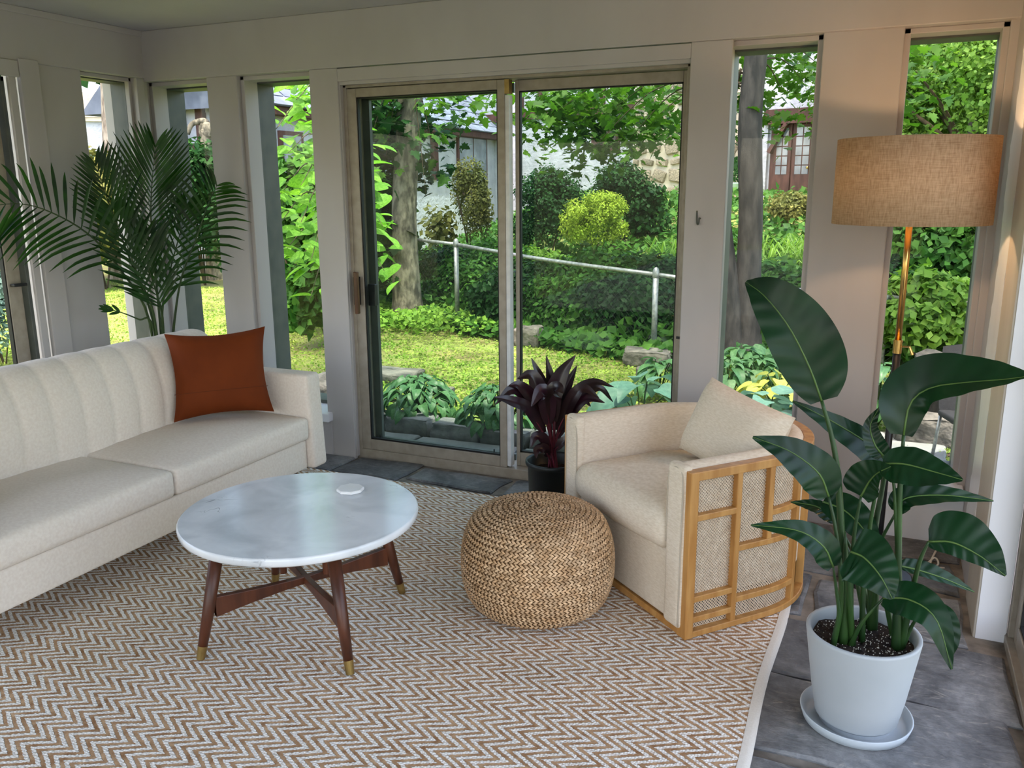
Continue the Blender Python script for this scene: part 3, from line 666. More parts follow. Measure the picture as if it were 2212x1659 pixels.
def lat(name, s0, s1, z0, z1, d0=-.03, d1=.0, par=ch, m='oak'):
    n = max(1, int((s1-s0)/.02)); R = []
    for i in range(n+1):
        s = s0+(s1-s0)*i/n; a, b = oc_at(s, d0), oc_at(s, d1); R.append([(*a, z0), (*b, z0), (*b, z1), (*a, z1)])
    g = G().grid(R, cv=True); g.f.append((0, 1, 2, 3)); k = len(g.v); g.f.append((k-1, k-2, k-3, k-4))
    return obj(name, g, m, par, bevel=.003)
lat('bottom_rail', .03, OT-.03, .013, .036, -.032, .002); lat('top_rail', .03, OT-.03, .572, .603, -.034, .0035)
lat('front_post', 0, .034, .012, .603, -.045, .003); lat('front_post', OT-.034, OT, .012, .603, -.045, .003)
def mirror(s0, s1): return (OT-s1, OT-s0)
bars = [('upright', .196, .218, .03, .575), ('upright', .338, .36, .31, .575), ('upright', .499, .521, .03, .575), ('upright', .66, .682, .03, .575),
        ('crossbar', .03, .198, .43, .452), ('crossbar', .03, .198, .14, .162), ('crossbar', .03, .198, .066, .088), ('crossbar', .216, .50, .29, .312), ('crossbar', .358, .50, .395, .417), ('crossbar', .216, .50, .10, .122)]
for nm, a, b, z0, z1 in bars:
    lat(nm, a, b, z0, z1)
    if nm == 'upright' or True: lat(nm, *mirror(a, b), z0, z1)
lat('crossbar', .68, OT-.68, .30, .322); lat('upright', OT/2-.011, OT/2+.011, .03, .575)
def cane(s0, s1, z0, z1):
    n = max(2, int((s1-s0)/.02)); R = []; uv = []
    for i in range(n+1):
        s = s0+(s1-s0)*i/n; a = oc_at(s, -.022); R.append([(*a, z0), (*a, z1)]); uv.append([(s, z0), (s, z1)])
    g = G().grid(R); o = obj('cane_panel', g, 'cane', ch); ul = o.data.uv_layers.new(name='UVMap')
    flat = [p for r in uv for p in r]
    for lp in o.data.loops: ul.data[lp.index].uv = flat[lp.vertex_index]
for s0, s1 in ((.03, .20), (.21, .50), (.675, OT-.675)): 
    cane(s0, s1, .03, .575)
    if s0 < .6: cane(*mirror(s0, s1), .03, .575)
R = [[(*oc_at(s, -.034), .02), (*oc_at(s, -.034), .14)] for s in np.linspace(.02, OT-.02, 90)]
obj('hollow_shade_sheet', G().grid(R), 'black_plastic', ch)  # black sheet paints the shade of the hollow behind the lower cane
# upholstered shell
def shell_rows():
    R = []
    for s in np.linspace(.0, OT, 120):
        th = .105; prof = [(-.026, .135), (-.026, .50), (-.030, .590), (-.038, .606), (-.055, .617), (-.075, .617), (-.095, .606), (-.108, .57), (-.112, .45), (-.112, .28), (-.112, .135)]
        R.append([(*oc_at(s, o), z) for o, z in prof])
    return R
R = shell_rows(); g = G().grid(R); k = len(R[0]); g.f.append(tuple(range(k))); b0 = (len(R)-1)*k; g.f.append(tuple(b0+i for i in reversed(range(k))))
shell = obj('back_upholstery', g, 'chair_fabric', ch, smooth=True)
shell.data.polygons.foreach_set('use_smooth', [len(p.vertices) == 4 for p in shell.data.polygons])
# front faces of the arms (soft) reach the floor rail, apron below the seat
for sg in (1, -1):
    a = soft_box(.046, .022, .2895, .018, n=5)
    o = obj('arm_front', a, 'chair_fabric', ch, smooth=True); c = UU*sg*(CA-.068)+NN*.010; o.location = (*c, .3285); o.rotation_euler = (0, 0, math.atan2(UU[1], UU[0]))
o = obj('apron', soft_box(.355, .03, .125, .018, n=8), 'chair_fabric', ch, smooth=True); o.location = (*(NN*.035), .165); o.rotation_euler = (0, 0, math.atan2(UU[1], UU[0]))
lat_front = G(); p, q = UU*(CA-.03)+NN*.02, -UU*(CA-.03)+NN*.02
obj('front_rail', G().bar((*p, .024), (*q, .024), .03, .026), 'oak', ch, bevel=.003)
for sg in (1, -1):
    x = sg*(CA-.028)
    pts = [UU*x+NN*-.012, UU*(sg*(CA-.104))+NN*-.012]
    obj('piping', G().tube(bez([(*(UU*(x)+NN*-.008), .05), (*(UU*(x)+NN*-.009), .3), (*(UU*(x)+NN*-.009), .56), (*(UU*(sg*(CA-.05))+NN*-.008), .603), (*(UU*(sg*(CA-.085))+NN*-.008), .60), (*(UU*(sg*(CA-.108))+NN*-.008), .55), (*(UU*(sg*(CA-.109))+NN*-.008), .33)], 40), .003, 6), 'seam', ch, smooth=True)
# seat cushion: crowned, round at the back
R = []
for i in range(15):
    t = i/14*math.pi-math.pi/2; z = .362+.085*math.sin(t); k = (math.cos(t)**.42 if math.cos(t) > 1e-6 else 0); row = []
    row2 = []
    P2 = [(x, y) for x, y in zip(np.linspace(-.29, .29, 15), [-.022-.02*(1-(x/.29)**2) for x in np.linspace(-.29, .29, 15)])]
    P2 += [(.298, v) for v in np.linspace(.02, .33, 8)]+[(.298*math.cos(a), .33+.30*math.sin(a)) for a in np.linspace(.15, math.pi-.15, 18)]+[(-.298, v) for v in np.linspace(.33, .02, 8)]
    for x, y in P2:
        c = np.array([0, .28]); p = c+(np.array([x, y])-c)*(.0+.0+(.62+.38*k) if k > 0 else .62)
        zz = z if abs(math.sin(t)) < .99 else z
        w = UU*p[0]+NN*p[1]; row.append((*w, zz))
    R.append(row)
for (sc, dz) in ((.42, .012), (.2, .018), (.02, .02)):
    row = []
    for x, y in P2:
        c = np.array([0, .28]); p = c+(np.array([x, y])-c)*sc; w = UU*p[0]+NN*p[1]; row.append((*w, .447+dz))
    R.append(row)
obj('seat_cushion', G().grid(R, cv=True), 'chair_fabric', ch, smooth=True)
# ---- pillow in the armchair
pw = thing('throw_pillow', 'beige linen pillow leaning in the back of the armchair', 'pillow')
obj('cover', cushion('cover', .218, .155, .085, 'chair_fabric', .05), 'chair_fabric', pw, smooth=True)
tgt = FC+UU*.085+NN*.45
pw.location = (tgt[0], tgt[1], .592); pw.rotation_euler = (math.radians(-22), math.radians(9), math.atan2(UU[1], UU[0])+math.radians(4))

# ---- floor lamp
LX, LY = .044, 3.39
lp = thing('floor_lamp', 'tall floor lamp with brass pole and round linen drum shade', 'lamp', (LX, LY, 0))
obj('base', G().lathe([(0, .024), (.128, .024), (.136, .021), (.138, .002), (.128, .001), (0, .001)], 48), 'black_metal', lp, smooth=False)
d = ray(1932, 745); ZK = CAM_H+d[2]*math.hypot(LX, LY)/math.hypot(d[0], d[1])
obj('lower_pole', G().tube([(0, 0, .02), (0, 0, ZK-.03)], .0135, 20), 'black_metal', lp, smooth=True)
cl = obj('collar', G().lathe([(.0, ZK-.03), (.0155, ZK-.03), (.0155, ZK+.012), (.0165, ZK+.012), (.0165, ZK+.02), (.0, ZK+.02)], 24), 'gold', lp, smooth=False)
obj('lever', G().tube([(.012, -.004, ZK-.004), (.04, -.012, ZK-.002), (.052, -.014, ZK-.03)], [.003, .0045, .006], 8), 'gold', cl)
obj('upper_pole', G().tube([(0, 0, ZK), (0, 0, 1.47)], .0115, 20), 'gold', lp, smooth=True)
SZ0, SZ1, SR = 1.368, 1.66, .261
sh = obj('shade', G().lathe([(SR, SZ0), (SR, SZ1), (SR-.003, SZ1), (SR-.003, SZ0)], 72, close=True), 'linen_shade', lp, smooth=True)
g = G()
for a in range(3):
    t = a*2*math.pi/3+.4; g.tube([(0, 0, 1.60), (SR*math.cos(t)*.98, SR*math.sin(t)*.98, 1.64)], .002, 6)
obj('spider', g, 'black_metal', lp)
obj('socket', G().lathe([(0, 1.46), (.018, 1.46), (.018, 1.52), (0, 1.52)], 16), 'black_metal', lp)
bm = bpy.data.materials.new('bulb_glow'); bm.use_nodes = True; bn = bm.node_tree.nodes; em = bn.new('ShaderNodeEmission'); em.inputs[0].default_value = (1, .62, .30, 1); em.inputs[1].default_value = 14
bm.node_tree.links.new(em.outputs[0], bn['Material Output'].inputs[0]); MATS['bulb_glow'] = bm
obj('bulb', G().lathe([(0, 1.515), (.012, 1.52), (.026, 1.545), (.03, 1.565), (.022, 1.588), (0, 1.596)], 16), 'bulb_glow', lp, smooth=True)
ld = bpy.data.lights.new('lamp_light', 'POINT'); ld.energy = 30; ld.color = (1, .60, .30); ld.shadow_soft_size = .032
lo = bpy.data.objects.new('lamp_light', ld); COL.objects.link(lo); lo.parent = lp; lo.location = (0, 0, 1.555)
# ---- power cord with its paper tag by the wall
pc = thing('power_cord', 'white power cord with a pink paper tag on the floor by the low wall', 'cord')
path = [onz(*q, .008) for q in ((1925, 1225), (1960, 1218), (1992, 1217), (2005, 1215))]+[onz(2018, 1205, .02), onz(2026, 1212, .012), onz(2024, 1222, .008), onz(2000, 1226, .008), onz(2040, 1227, .008)]
obj('cable', G().tube(bez(path, 50), .004, 8), 'white_cord', pc, smooth=True)
a, b = onz(2005, 1226, .01), ony(2024, 1186, 3.80)
obj('lead', G().tube(bez([a, (a+b)/2+[0, 0, .004], b], 12), .0045, 8), 'white_cord', pc, smooth=True)
q = [ony(*p, 3.80) for p in ((2026, 1184), (2032, 1210), (2058, 1202), (2050, 1178))]
obj('paper_tag', G().add(q+[x+np.array([0, .0015, 0]) for x in q], [(0, 1, 2, 3), (7, 6, 5, 4), (0, 1, 5, 4), (1, 2, 6, 5), (2, 3, 7, 6), (3, 0, 4, 7)]), 'paper_tag', pc)
# ================================================================ indoor plants
def pot_soil(r, z, m='soil', n=28):
    R = [[(r*k/6*math.cos(2*math.pi*j/n), r*k/6*math.sin(2*math.pi*j/n), z+rng.normal(0, .003)) for j in range(n)] for k in range(0, 7)]
    return G().grid(R, cv=True)
CAMP = np.array([0, 0, CAM_H])
# ---- bird of paradise in the pale blue pot
BX, BY = .014, 2.392
bp = thing('bird_of_paradise', 'tall bird of paradise plant in a pale blue-grey pot', 'plant', (BX, BY, 0))
BO = np.array([BX, BY, 0])
pz = .285
obj('pot', G().lathe([(0, .03), (.09, .03), (.108, .021), (.112, .026), (.126, .10), (.152, pz-.008), (.152, pz-.002), (.149, pz), (.142, pz), (.139, pz-.004), (.135, pz-.03), (.12, .12), (0, .12)], 72), 'pot_glaze', bp, smooth=True)
obj('soil', pot_soil(.1345, pz-.034), 'soil', bp)
g = G()
for i in range(420):
    a, r = rng.random()*2*math.pi, .128*math.sqrt(rng.random()); s = .0008+.0016*rng.random(); c = np.array([r*math.cos(a), r*math.sin(a), pz-.032+rng.random()*.004])
    g.add([c+[s, 0, 0], c+[-s, 0, 0], c+[0, s, 0], c+[0, -s, 0], c+[0, 0, s], c+[0, 0, -s]], [(0, 2, 4), (2, 1, 4), (1, 3, 4), (3, 0, 4), (2, 0, 5), (1, 2, 5), (3, 1, 5), (0, 3, 5)])
o = obj('perlite', g, 'perlite', bp); o['kind'] = 'stuff'
sa = thing('plant_saucer', 'pale blue plastic saucer under the bird of paradise pot', 'saucer', (BX, BY, 0))
obj('dish', G().lathe([(0, .003), (.130, .003), (.138, .007), (.1475, .031), (.150, .0325), (.1525, .031), (.1435, .003), (.138, .0005), (0, .0005)], 72), 'saucer_glaze', sa, smooth=True)
obj('foot', G().lathe([(0, .021), (.1, .021), (.1, .003), (0, .003)], 40), 'saucer_glaze', sa)
BD = math.hypot(BX, BY)
def bpt(p): return at(p[0], p[1], BD+(p[2] if len(p) > 2 else 0))-BO
def facing(p, tilt=(0, 0, 0)):
    d = CAMP-(p+BO); d = d/np.linalg.norm(d)+np.array(tilt); return d/np.linalg.norm(d)
# each leaf: midrib (pixel x, y, nearer/farther in m), half widths, face direction, stalk down to the soil
LV = [
 ([(1775, 866, .0), (1748, 792, .0), (1704, 706, .01), (1652, 640, .03), (1611, 609, .06)], .075, .105, (0, 0, 0), None, [(1818, 1385, -.02), (1820, 1240, -.02), (1812, 1050, -.01), (1798, 950, 0)], .0085, 'leaf', .1),
 ([(1952, 940, .02), (1966, 872, .03), (2010, 838, .03), (2090, 826, .0), (2165, 820, -.03), (2228, 812, -.06)], .088, .055, (.1, .1, .35), (0, .3, .6), [(1945, 1400, .0), (1940, 1240, .01), (1944, 1060, .02)], .0085, 'leaf', .3),
 ([(1918, 1000, .10), (1880, 962, .10), (1806, 915, .09), (1712, 866, .08)], .055, .035, (0, 0, .5), None, [(1882, 1350, .08), (1886, 1180, .09), (1905, 1060, .10)], .008, 'leaf', .2),
 ([(1790, 1072, -.04), (1768, 1022, -.05), (1706, 975, -.06), (1626, 944, -.07)], .062, .055, (.1, 0, .25), (0, 0, .4), [(1800, 1390, -.05), (1818, 1290, -.05), (1806, 1150, -.05)], .006, 'leaf', .15),
 ([(1860, 1072, .0), (1878, 1040, -.01), (1896, 1022, -.03), (1924, 1008, -.06)], .062, .042, (-.1, 0, .3), None, [(1838, 1390, -.01), (1838, 1260, -.01), (1846, 1150, .0)], .006, 'heart', .25),
 ([(1906, 1002, -.02), (1955, 1003, -.04), (2020, 1020, -.06), (2080, 1037, -.08)], .050, .066, (0, 0, .55), (.2, 0, .5), [(1862, 1388, .0), (1866, 1250, .0), (1885, 1100, .0)], .006, 'leaf', .2),
 ([(1936, 1106, .03), (1958, 1076, .04), (2040, 1070, .06), (2146, 1082, .09)], .036, .038, (0, 0, .7), None, [(1930, 1390, .06), (1905, 1250, .06), (1900, 1180, .05)], .006, 'leaf', .35),
 ([(1800, 1225, -.09), (1778, 1180, -.10), (1722, 1146, -.11), (1622, 1134, -.13)], .048, .040, (.1, 0, .4), (0, 0, .7), [(1800, 1392, -.06), (1812, 1330, -.07), (1806, 1270, -.08)], .005, 'leaf', .25),
 ([(1838, 1192, -.10), (1868, 1206, -.12), (1902, 1245, -.15), (1928, 1294, -.17)], .075, .085, (-.2, 0, .35), (0, 0, .1), [(1842, 1400, -.03), (1836, 1300, -.06), (1832, 1230, -.08)], .006, 'heart', .12),
 ([(2006, 1170, -.02), (2058, 1172, -.03), (2118, 1202, -.04), (2172, 1244, -.05)], .085, .034, (.0, 0, .25), (.1, 0, .1), [(1952, 1402, .0), (1966, 1300, -.01), (1986, 1215, -.02)], .0065, 'leaf', .1),
 ([(1940, 1222, .02), (1985, 1232, .04), (2045, 1252, .06), (2105, 1279, .08)], .03, .022, (0, 0, .8), None, [(1945, 1400, .05), (1938, 1300, .04)], .005, 'leaf', .3),
 ([(1908, 1292, -.05), (1965, 1296, -.08), (2022, 1338, -.11), (2056, 1446, -.13)], .050, .055, (.2, 0, .5), (.2, 0, 0), [(1834, 1408, -.04), (1862, 1345, -.05)], .005, 'leaf', .2),
 ([(1986, 1324, -.01), (2030, 1330, -.02), (2052, 1375, -.03), (2048, 1430, -.04)], .035, .04, (.2, 0, .4), None, [(1956, 1405, .0), (1966, 1360, .0)], .005, 'leaf', .2),
 ([(1806, 1128, .12), (1768, 1096, .14), (1708, 1084, .16)], .03, .024, (0, 0, .8), None, [(1872, 1345, .09), (1842, 1220, .10)], .005, 'leaf', .3),
 ([(1778, 1084, .10), (1826, 1104, .08), (1870, 1150, .05), (1892, 1200, .03)], .05, .05, (0, 0, .4), None, [(1886, 1350, .09), (1850, 1210, .12)], .005, 'leaf', .2),
 ([(1908, 985, .03), (1890, 960, .03), (1880, 920, .04), (1900, 880, .05)], .028, .03, (0, 0, .1), None, [(1940, 1240, .01), (1930, 1040, .02)], .004, 'heart', .3),
]
for mid, wl, wr_, ti, ti2, stalk, sr, shp, fold in LV:
    m3 = [bpt(p) for p in mid]; nf = facing(m3[len(m3)//2], ti); nf2 = facing(m3[-1], ti2) if ti2 is not None else None
    g = blade(m3, wl, wr_, nf, 76, 8, fold, .05, shp, nf2, ridge=.0010)
    # ribs of the leaf show as shallow ridges
    lf = obj('leaf', g, 'bird_leaf', bp, smooth=True)
    C = bez(m3, 14); nr = np.array(nf)*.0006
    obj('midrib', G().tube([c+nr for c in C], [.0032*(1-.75*i/13) for i in range(14)], 6), 'bird_rib', lf, smooth=True)
    s3 = [bpt(p) for p in stalk]+[m3[0]]
    base = s3[0]; rr = math.hypot(base[0], base[1])
    if len(stalk[0]) > 2 and stalk[0][1] > 1340: s3[0] = np.array([base[0]*min(1, .1/max(rr, .01)), base[1]*min(1, .1/max(rr, .01)), pz-.04])
    k = 16; obj('stalk', G().tube(bez(s3, k), [sr*(1.55-1.0*i/(k-1)) for i in range(k)], 10), 'bird_stem', bp, smooth=True)
for p, h, r in (((1822, 1385, -.03), (1826, 1150, -.03), .017), ((1886, 1350, .08), (1890, 1130, .08), .014), ((1942, 1402, .0), (1936, 1200, .01), .016)):
    a, b = bpt(p), bpt(h); rr = math.hypot(a[0], a[1]); a = np.array([a[0]*min(1, .09/rr), a[1]*min(1, .09/rr), pz-.05]); b = np.array([b[0], b[1], b[2]])
    obj('sheath', G().tube(bez([a, a*.5+b*.5+[.004, 0, 0], b], 10), [r, r, r*.95, r*.9, r*.85, r*.75, r*.65, r*.5, r*.35, r*.12], 12), 'bird_stem', bp, smooth=True)

# ---- red ti plant in the black nursery pot
TXp, TYp = -1.335, 3.47
ti = thing('ti_plant', 'dark burgundy ti plant in a black plastic nursery pot', 'plant', (TXp, TYp, 0)); TO = np.array([TXp, TYp, 0])
obj('pot', G().lathe([(0, .012), (.104, .012), (.108, .02), (.118, .27), (.126, .272), (.129, .28), (.128, .292), (.123, .294), (.117, .285), (.112, .2), (0, .2)], 56), 'black_plastic', ti, smooth=True)
obj('soil', pot_soil(.113, .235), 'soil', ti)
ts = thing('clear_saucer', 'clear plastic saucer under the black nursery pot', 'saucer', (TXp, TYp, 0))
obj('dish', G().lathe([(0, .004), (.13, .004), (.15, .035), (.153, .035), (.134, .001), (0, .0005)], 48), 'clear_plastic', ts, smooth=True)
obj('foot', G().lathe([(0, .012), (.1, .012), (.1, .004), (0, .004)], 24), 'clear_plastic', ts)
TD = math.hypot(TXp, TYp)
def tpt(p): return at(p[0], p[1], TD+(p[2] if len(p) > 2 else 0))-TO
TL = [([(1188, 905), (1196, 850), (1215, 805), (1243, 768)], .034, (0, 0, .1)), ([(1186, 880, .03), (1190, 830, .03), (1180, 768, .04)], .022, (.3, 0, 0)), ([(1184, 890, .02), (1172, 830, .03), (1148, 773, .05)], .022, (0, 0, .2)),
      ([(1182, 905, -.02), (1168, 855, -.05), (1148, 812, -.06), (1118, 818, -.06)], .032, (0, 0, .5)), ([(1180, 915, -.05), (1150, 862, -.10), (1122, 834, -.13), (1100, 832, -.15)], .026, (0, 0, .5)),
      ([(1174, 935, -.04), (1146, 872, -.1), (1108, 842, -.14), (1070, 874, -.17)], .028, (.1, 0, .5)), ([(1170, 930, -.08), (1140, 884, -.14), (1100, 866, -.18), (1068, 858, -.2)], .026, (0, 0, .6)),
      ([(1186, 915, -.08), (1180, 862, -.15), (1168, 846, -.19), (1148, 878, -.22)], .034, (0, 0, .4)), ([(1196, 910, -.08), (1196, 852, -.16), (1205, 838, -.2), (1218, 850, -.22)], .03, (0, 0, .5)),
      ([(1200, 905, .04), (1218, 850, .08), (1246, 790, .10)], .026, (0, 0, .2)), ([(1198, 900, .06), (1216, 842, .1), (1228, 792, .12)], .026, (-.2, 0, .1)),
      ([(1206, 930), (1236, 858, .02), (1280, 826, .03), (1326, 836, .02)], .022, (0, 0, .6)), ([(1206, 940, .02), (1246, 870, .05), (1292, 838, .08), (1324, 868, .1)], .021, (0, 0, .6)),
      ([(1204, 945, -.03), (1240, 885, -.06), (1272, 862, -.1), (1306, 870, -.12)], .023, (0, 0, .5)), ([(1206, 930, -.04), (1236, 862, -.08), (1262, 840, -.1), (1294, 860, -.12)], .025, (0, 0, .5)),
      ([(1180, 972, -.05), (1172, 948, -.08), (1156, 944, -.1), (1147, 966, -.12)], .022, (0, 0, .4)), ([(1184, 985, -.05), (1176, 970, -.08), (1160, 972, -.1), (1158, 990, -.12)], .02, (0, 0, .4)),
      ([(1200, 972, -.03), (1216, 955, -.05), (1236, 950, -.06), (1254, 962, -.06)], .018, (0, 0, .5)), ([(1192, 930, .06), (1180, 870, .1), (1156, 838, .14), (1130, 850, .17)], .026, (0, 0, .6)), ([(1204, 930, .08), (1225, 880, .12), (1255, 860, .15), (1276, 878, .17)], .024, (0, 0, .6))]
for mid, w, tl in TL:
    m3 = [tpt(p) for p in mid]; c = m3[len(m3)//2]; d = CAMP-(c+TO); d = d/np.linalg.norm(d)+np.array(tl)
    lf = obj('leaf', blade(m3, w*1.25, w*1.25, d, 16, 4, .28, .05, 'leaf'), 'ti_leaf', ti, smooth=True)
    b = np.array([rng.normal(0, .018), rng.normal(0, .018), .235]); mm = (m3[0]+b)/2; mm = mm*np.array([.62, .62, 1])
    obj('stem', G().tube(bez([b, mm, m3[0], m3[0]*.6+m3[1]*.4], 14), [.0048-.0022*i/13 for i in range(14)], 7), 'ti_stem', ti, smooth=True)

# ---- palm behind the sofa
PXp, PYp = -3.74, 3.53
pm = thing('palm', 'feathery green palm in a pot behind the sofa by the corner', 'plant', (PXp, PYp, 0)); PO = np.array([PXp, PYp, 0])
obj('pot', G().lathe([(0, .012), (.11, .012), (.115, .02), (.145, .28), (.15, .30), (.143, .30), (.135, .26), (0, .26)], 40), 'black_plastic', pm, smooth=True)
obj('soil', pot_soil(.134, .262), 'soil', pm)
PD = math.hypot(PXp, PYp)
def ppt(p): return at(p[0], p[1], PD+(p[2] if len(p) > 2 else 0))-PO
def frond(path, t0, n, llen, sa, sb, up, sag, wid=.0095):
    """rachis with leaflets on both sides; sa / sb scale the two sides, up turns them along the rachis"""
    P3 = [ppt(p) for p in path]; k = 26
    C = bez([np.array([rng.normal(0, .02), rng.normal(0, .02), .26])]+P3, k)
    fr = obj('frond', G().tube(C, [.0085*(1-.88*i/(k-1)) for i in range(k)], 7), 'palm_stem', pm, smooth=True)
    d = CAMP-(C[k//2]+PO); d /= np.linalg.norm(d)
    for i in range(n):
        t = t0+(1-t0)*(i+.5)/n; x = t*(k-1); j = min(int(x), k-2); c = C[j]+(C[j+1]-C[j])*(x-j); T = C[j+1]-C[j]; T /= np.linalg.norm(T)
        sd = np.cross(T, d); sd /= np.linalg.norm(sd); tt = (i+.5)/n; ln = llen*(math.sin(math.pi*(.18+.78*tt))**.6)
        for s, sc in ((1, sa), (-1, sb)):
            L = ln*sc*(.9+.2*rng.random())
            if L < .03: continue
            dr = sd*s*(1-up*.6*(.7+.5*tt))+T*(up*(.75+.5*tt))+d*(rng.normal(0, .08)+.12); dr /= np.linalg.norm(dr)
            mid = [c, c+dr*L*.35+[0, 0, -sag*L*.05], c+dr*L*.7+[0, 0, -sag*L*.22], c+dr*L+[0, 0, -sag*L*.6]]
            nf = d+np.array([rng.normal(0, .25), rng.normal(0, .25), .3])
            obj('leaflet', blade(mid, wid, wid, nf, 6, 1, .3, 0, 'lance'), 'palm_leaf', fr, smooth=True)
frond([(345, 690, .0), (332, 560, .02), (326, 470, .03), (328, 400, .03), (336, 312, .0)], .44, 19, .36, 1.0, 1.0, .78, .02)
frond([(322, 690, -.05), (262, 585, -.12), (196, 510, -.2), (118, 462, -.3), (40, 440, -.38), (-60, 452, -.45)], .36, 19, .36, .95, .9, .5, .38)
frond([(330, 690, -.02), (292, 590, -.05), (258, 500, -.08), (232, 430, -.1), (205, 352, -.12)], .34, 20, .33, 1, .8, .75, .05)
frond([(376, 700, .02), (392, 600, .02), (424, 515, .0), (450, 440, -.02), (470, 398, -.04)], .34, 17, .36, .75, .9, .55, .4)
frond([(350, 690, .06), (366, 590, .1), (390, 500, .12), (404, 440, .14)], .36, 15, .28, 1, .8, .78, .05)
frond([(334, 690, -.08), (300, 600, -.12), (270, 520, -.16), (240, 450, -.2)], .36, 15, .3, .9, .8, .75, .1)
frond([(352, 700, -.06), (340, 640, -.1), (320, 570, -.14), (322, 500, -.16)], .34, 14, .28, 1, 1, .8, .05)
frond([(330, 705, -.05), (300, 690, -.08), (262, 675, -.1), (226, 666, -.12)], .72, 3, .12, .6, .6, 1.1, .05, .009)
# ================================================================ garden
mat('grass_ground', (118, 108, 68), (118, 134, 62), 1.6, .95, .7, 30, det=8, lo=.32, hi=.68, bdist=.02)
mat('earth', (58, 48, 38), (92, 78, 62), 6, .95, .7, 40, bdist=.01)
mat('grass_blade', (106, 146, 48), (160, 180, 84), 2.2, .6, spec=.12, tr=.3, isl=.22)
mat('patio_stone', (98, 102, 100), (130, 133, 129), 3, .8, .4, 30, rnd=.15, det=6, bdist=.005)
mat('curb_stone', (92, 94, 94), (142, 142, 140), 9, .9, .9, 22, rnd=.2, det=7, lo=.3, hi=.7, bdist=.012)
mat('rock', (78, 76, 71), (124, 120, 112), 9, .9, .9, 20, rnd=.15, det=7, bdist=.02)
mat('bark_pale', (80, 76, 64), (134, 127, 109), 16, .9, .9, 50, stretch=(1, 1, .45), det=5, lo=.4, hi=.6, bdist=.008)
mat('bark_grey', (36, 37, 33), (64, 62, 56), 14, .9, .9, 40, stretch=(1, 1, .3), det=5, lo=.38, hi=.64, bdist=.012)
mat('bark_rough', (96, 84, 74), (168, 156, 142), 16, .95, 1., 30, stretch=(1, 1, .3), det=8, bdist=.02)
mat('twig', (58, 50, 36), (84, 72, 52), 8, .9)
mat('sapling_leaf', (95, 146, 49), (123, 171, 70), 12, .5, spec=.12, tr=.45, rnd=.22, trc=(1.1, 1.25, .6, 1))
mat('maple_leaf', (52, 88, 28), (78, 115, 40), 12, .5, spec=.12, tr=.42, rnd=.3, trc=(1.1, 1.35, .5, 1))
mat('maple_mass', (52, 86, 28), (83, 119, 44), 2, .5, spec=.12, tr=.4, isl=.35, trc=(1.1, 1.3, .5, 1))
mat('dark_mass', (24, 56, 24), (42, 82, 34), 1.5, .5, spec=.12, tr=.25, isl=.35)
mat('mid_mass', (48, 90, 32), (76, 118, 46), 1.5, .5, spec=.12, tr=.35, isl=.35)
mat('lime_mass', (131, 160, 45), (167, 185, 70), 2, .5, spec=.12, tr=.4, isl=.2)
mat('light_mass', (86, 125, 49), (120, 153, 70), 1.5, .5, spec=.12, tr=.45, isl=.3, trc=(1.1, 1.2, .6, 1))
mat('olive_mass', (84, 92, 44), (120, 118, 60), 3, .5, spec=.12, tr=.3, isl=.3)
mat('blue_mass', (66, 92, 84), (104, 130, 118), 3, .6, spec=.12, tr=.15, isl=.3)
mat('hosta_green', (70, 116, 68), (95, 139, 88), 9, .4, .2, 60, tr=.3, rnd=.25)
mat('hosta_blue', (81, 120, 104), (102, 140, 120), 9, .5, .2, 60, tr=.25, rnd=.12)
mat('hosta_gold', (149, 165, 63), (176, 183, 86), 9, .5, .2, 60, tr=.3, rnd=.2)
mat('cover_leaf', (103, 146, 49), (127, 164, 68), 9, .5, spec=.12, tr=.4, isl=.25)
mat('mesh_wire', (62, 68, 64), (84, 90, 86), 30, .6, metal=.3)
mat('galvanized', (128, 132, 132), (168, 170, 168), 30, .45, .2, 60, metal=.6)
def sst(a, b, x): t = min(1, max(0, (x-a)/(b-a))); return t*t*(3-2*t)
FN = [(-14, 11.2), (-9.5, 10.6), (-4.66, 8.88), (-1.98, 7.78), (-.02, 7.9), (3., 7.8), (14, 7.6)]
def fence_y(x): return float(np.interp(x, [p[0] for p in FN], [p[1] for p in FN]))
def gz(x, y):
    d = y-fence_y(x); hill = 1.35*sst(.2, 9, d)*sst(-9.5, -6, x)
    return -.07+hill+.02*math.sin(x*1.3)*math.cos(y*1.1)-.0*y + .25*sst(12, 30, y)*(1-sst(-9.5, -6, x))
def fast(name, V, Fc, m, parent=None):
    me = bpy.data.meshes.new(name); V = np.asarray(V, np.float32); Fc = np.asarray(Fc, np.int32); k = Fc.shape[1]
    me.vertices.add(len(V)); me.vertices.foreach_set('co', V.ravel()); me.loops.add(Fc.size); me.loops.foreach_set('vertex_index', Fc.ravel())
    me.polygons.add(len(Fc)); me.polygons.foreach_set('loop_start', np.arange(0, Fc.size, k, dtype=np.int32)); me.polygons.foreach_set('loop_total', np.full(len(Fc), k, np.int32)); me.update(calc_edges=True)
    me.materials.append(M[m]); o = bpy.data.objects.new(name, me); COL.objects.link(o)
    if parent is not None: o.parent = parent
    return o
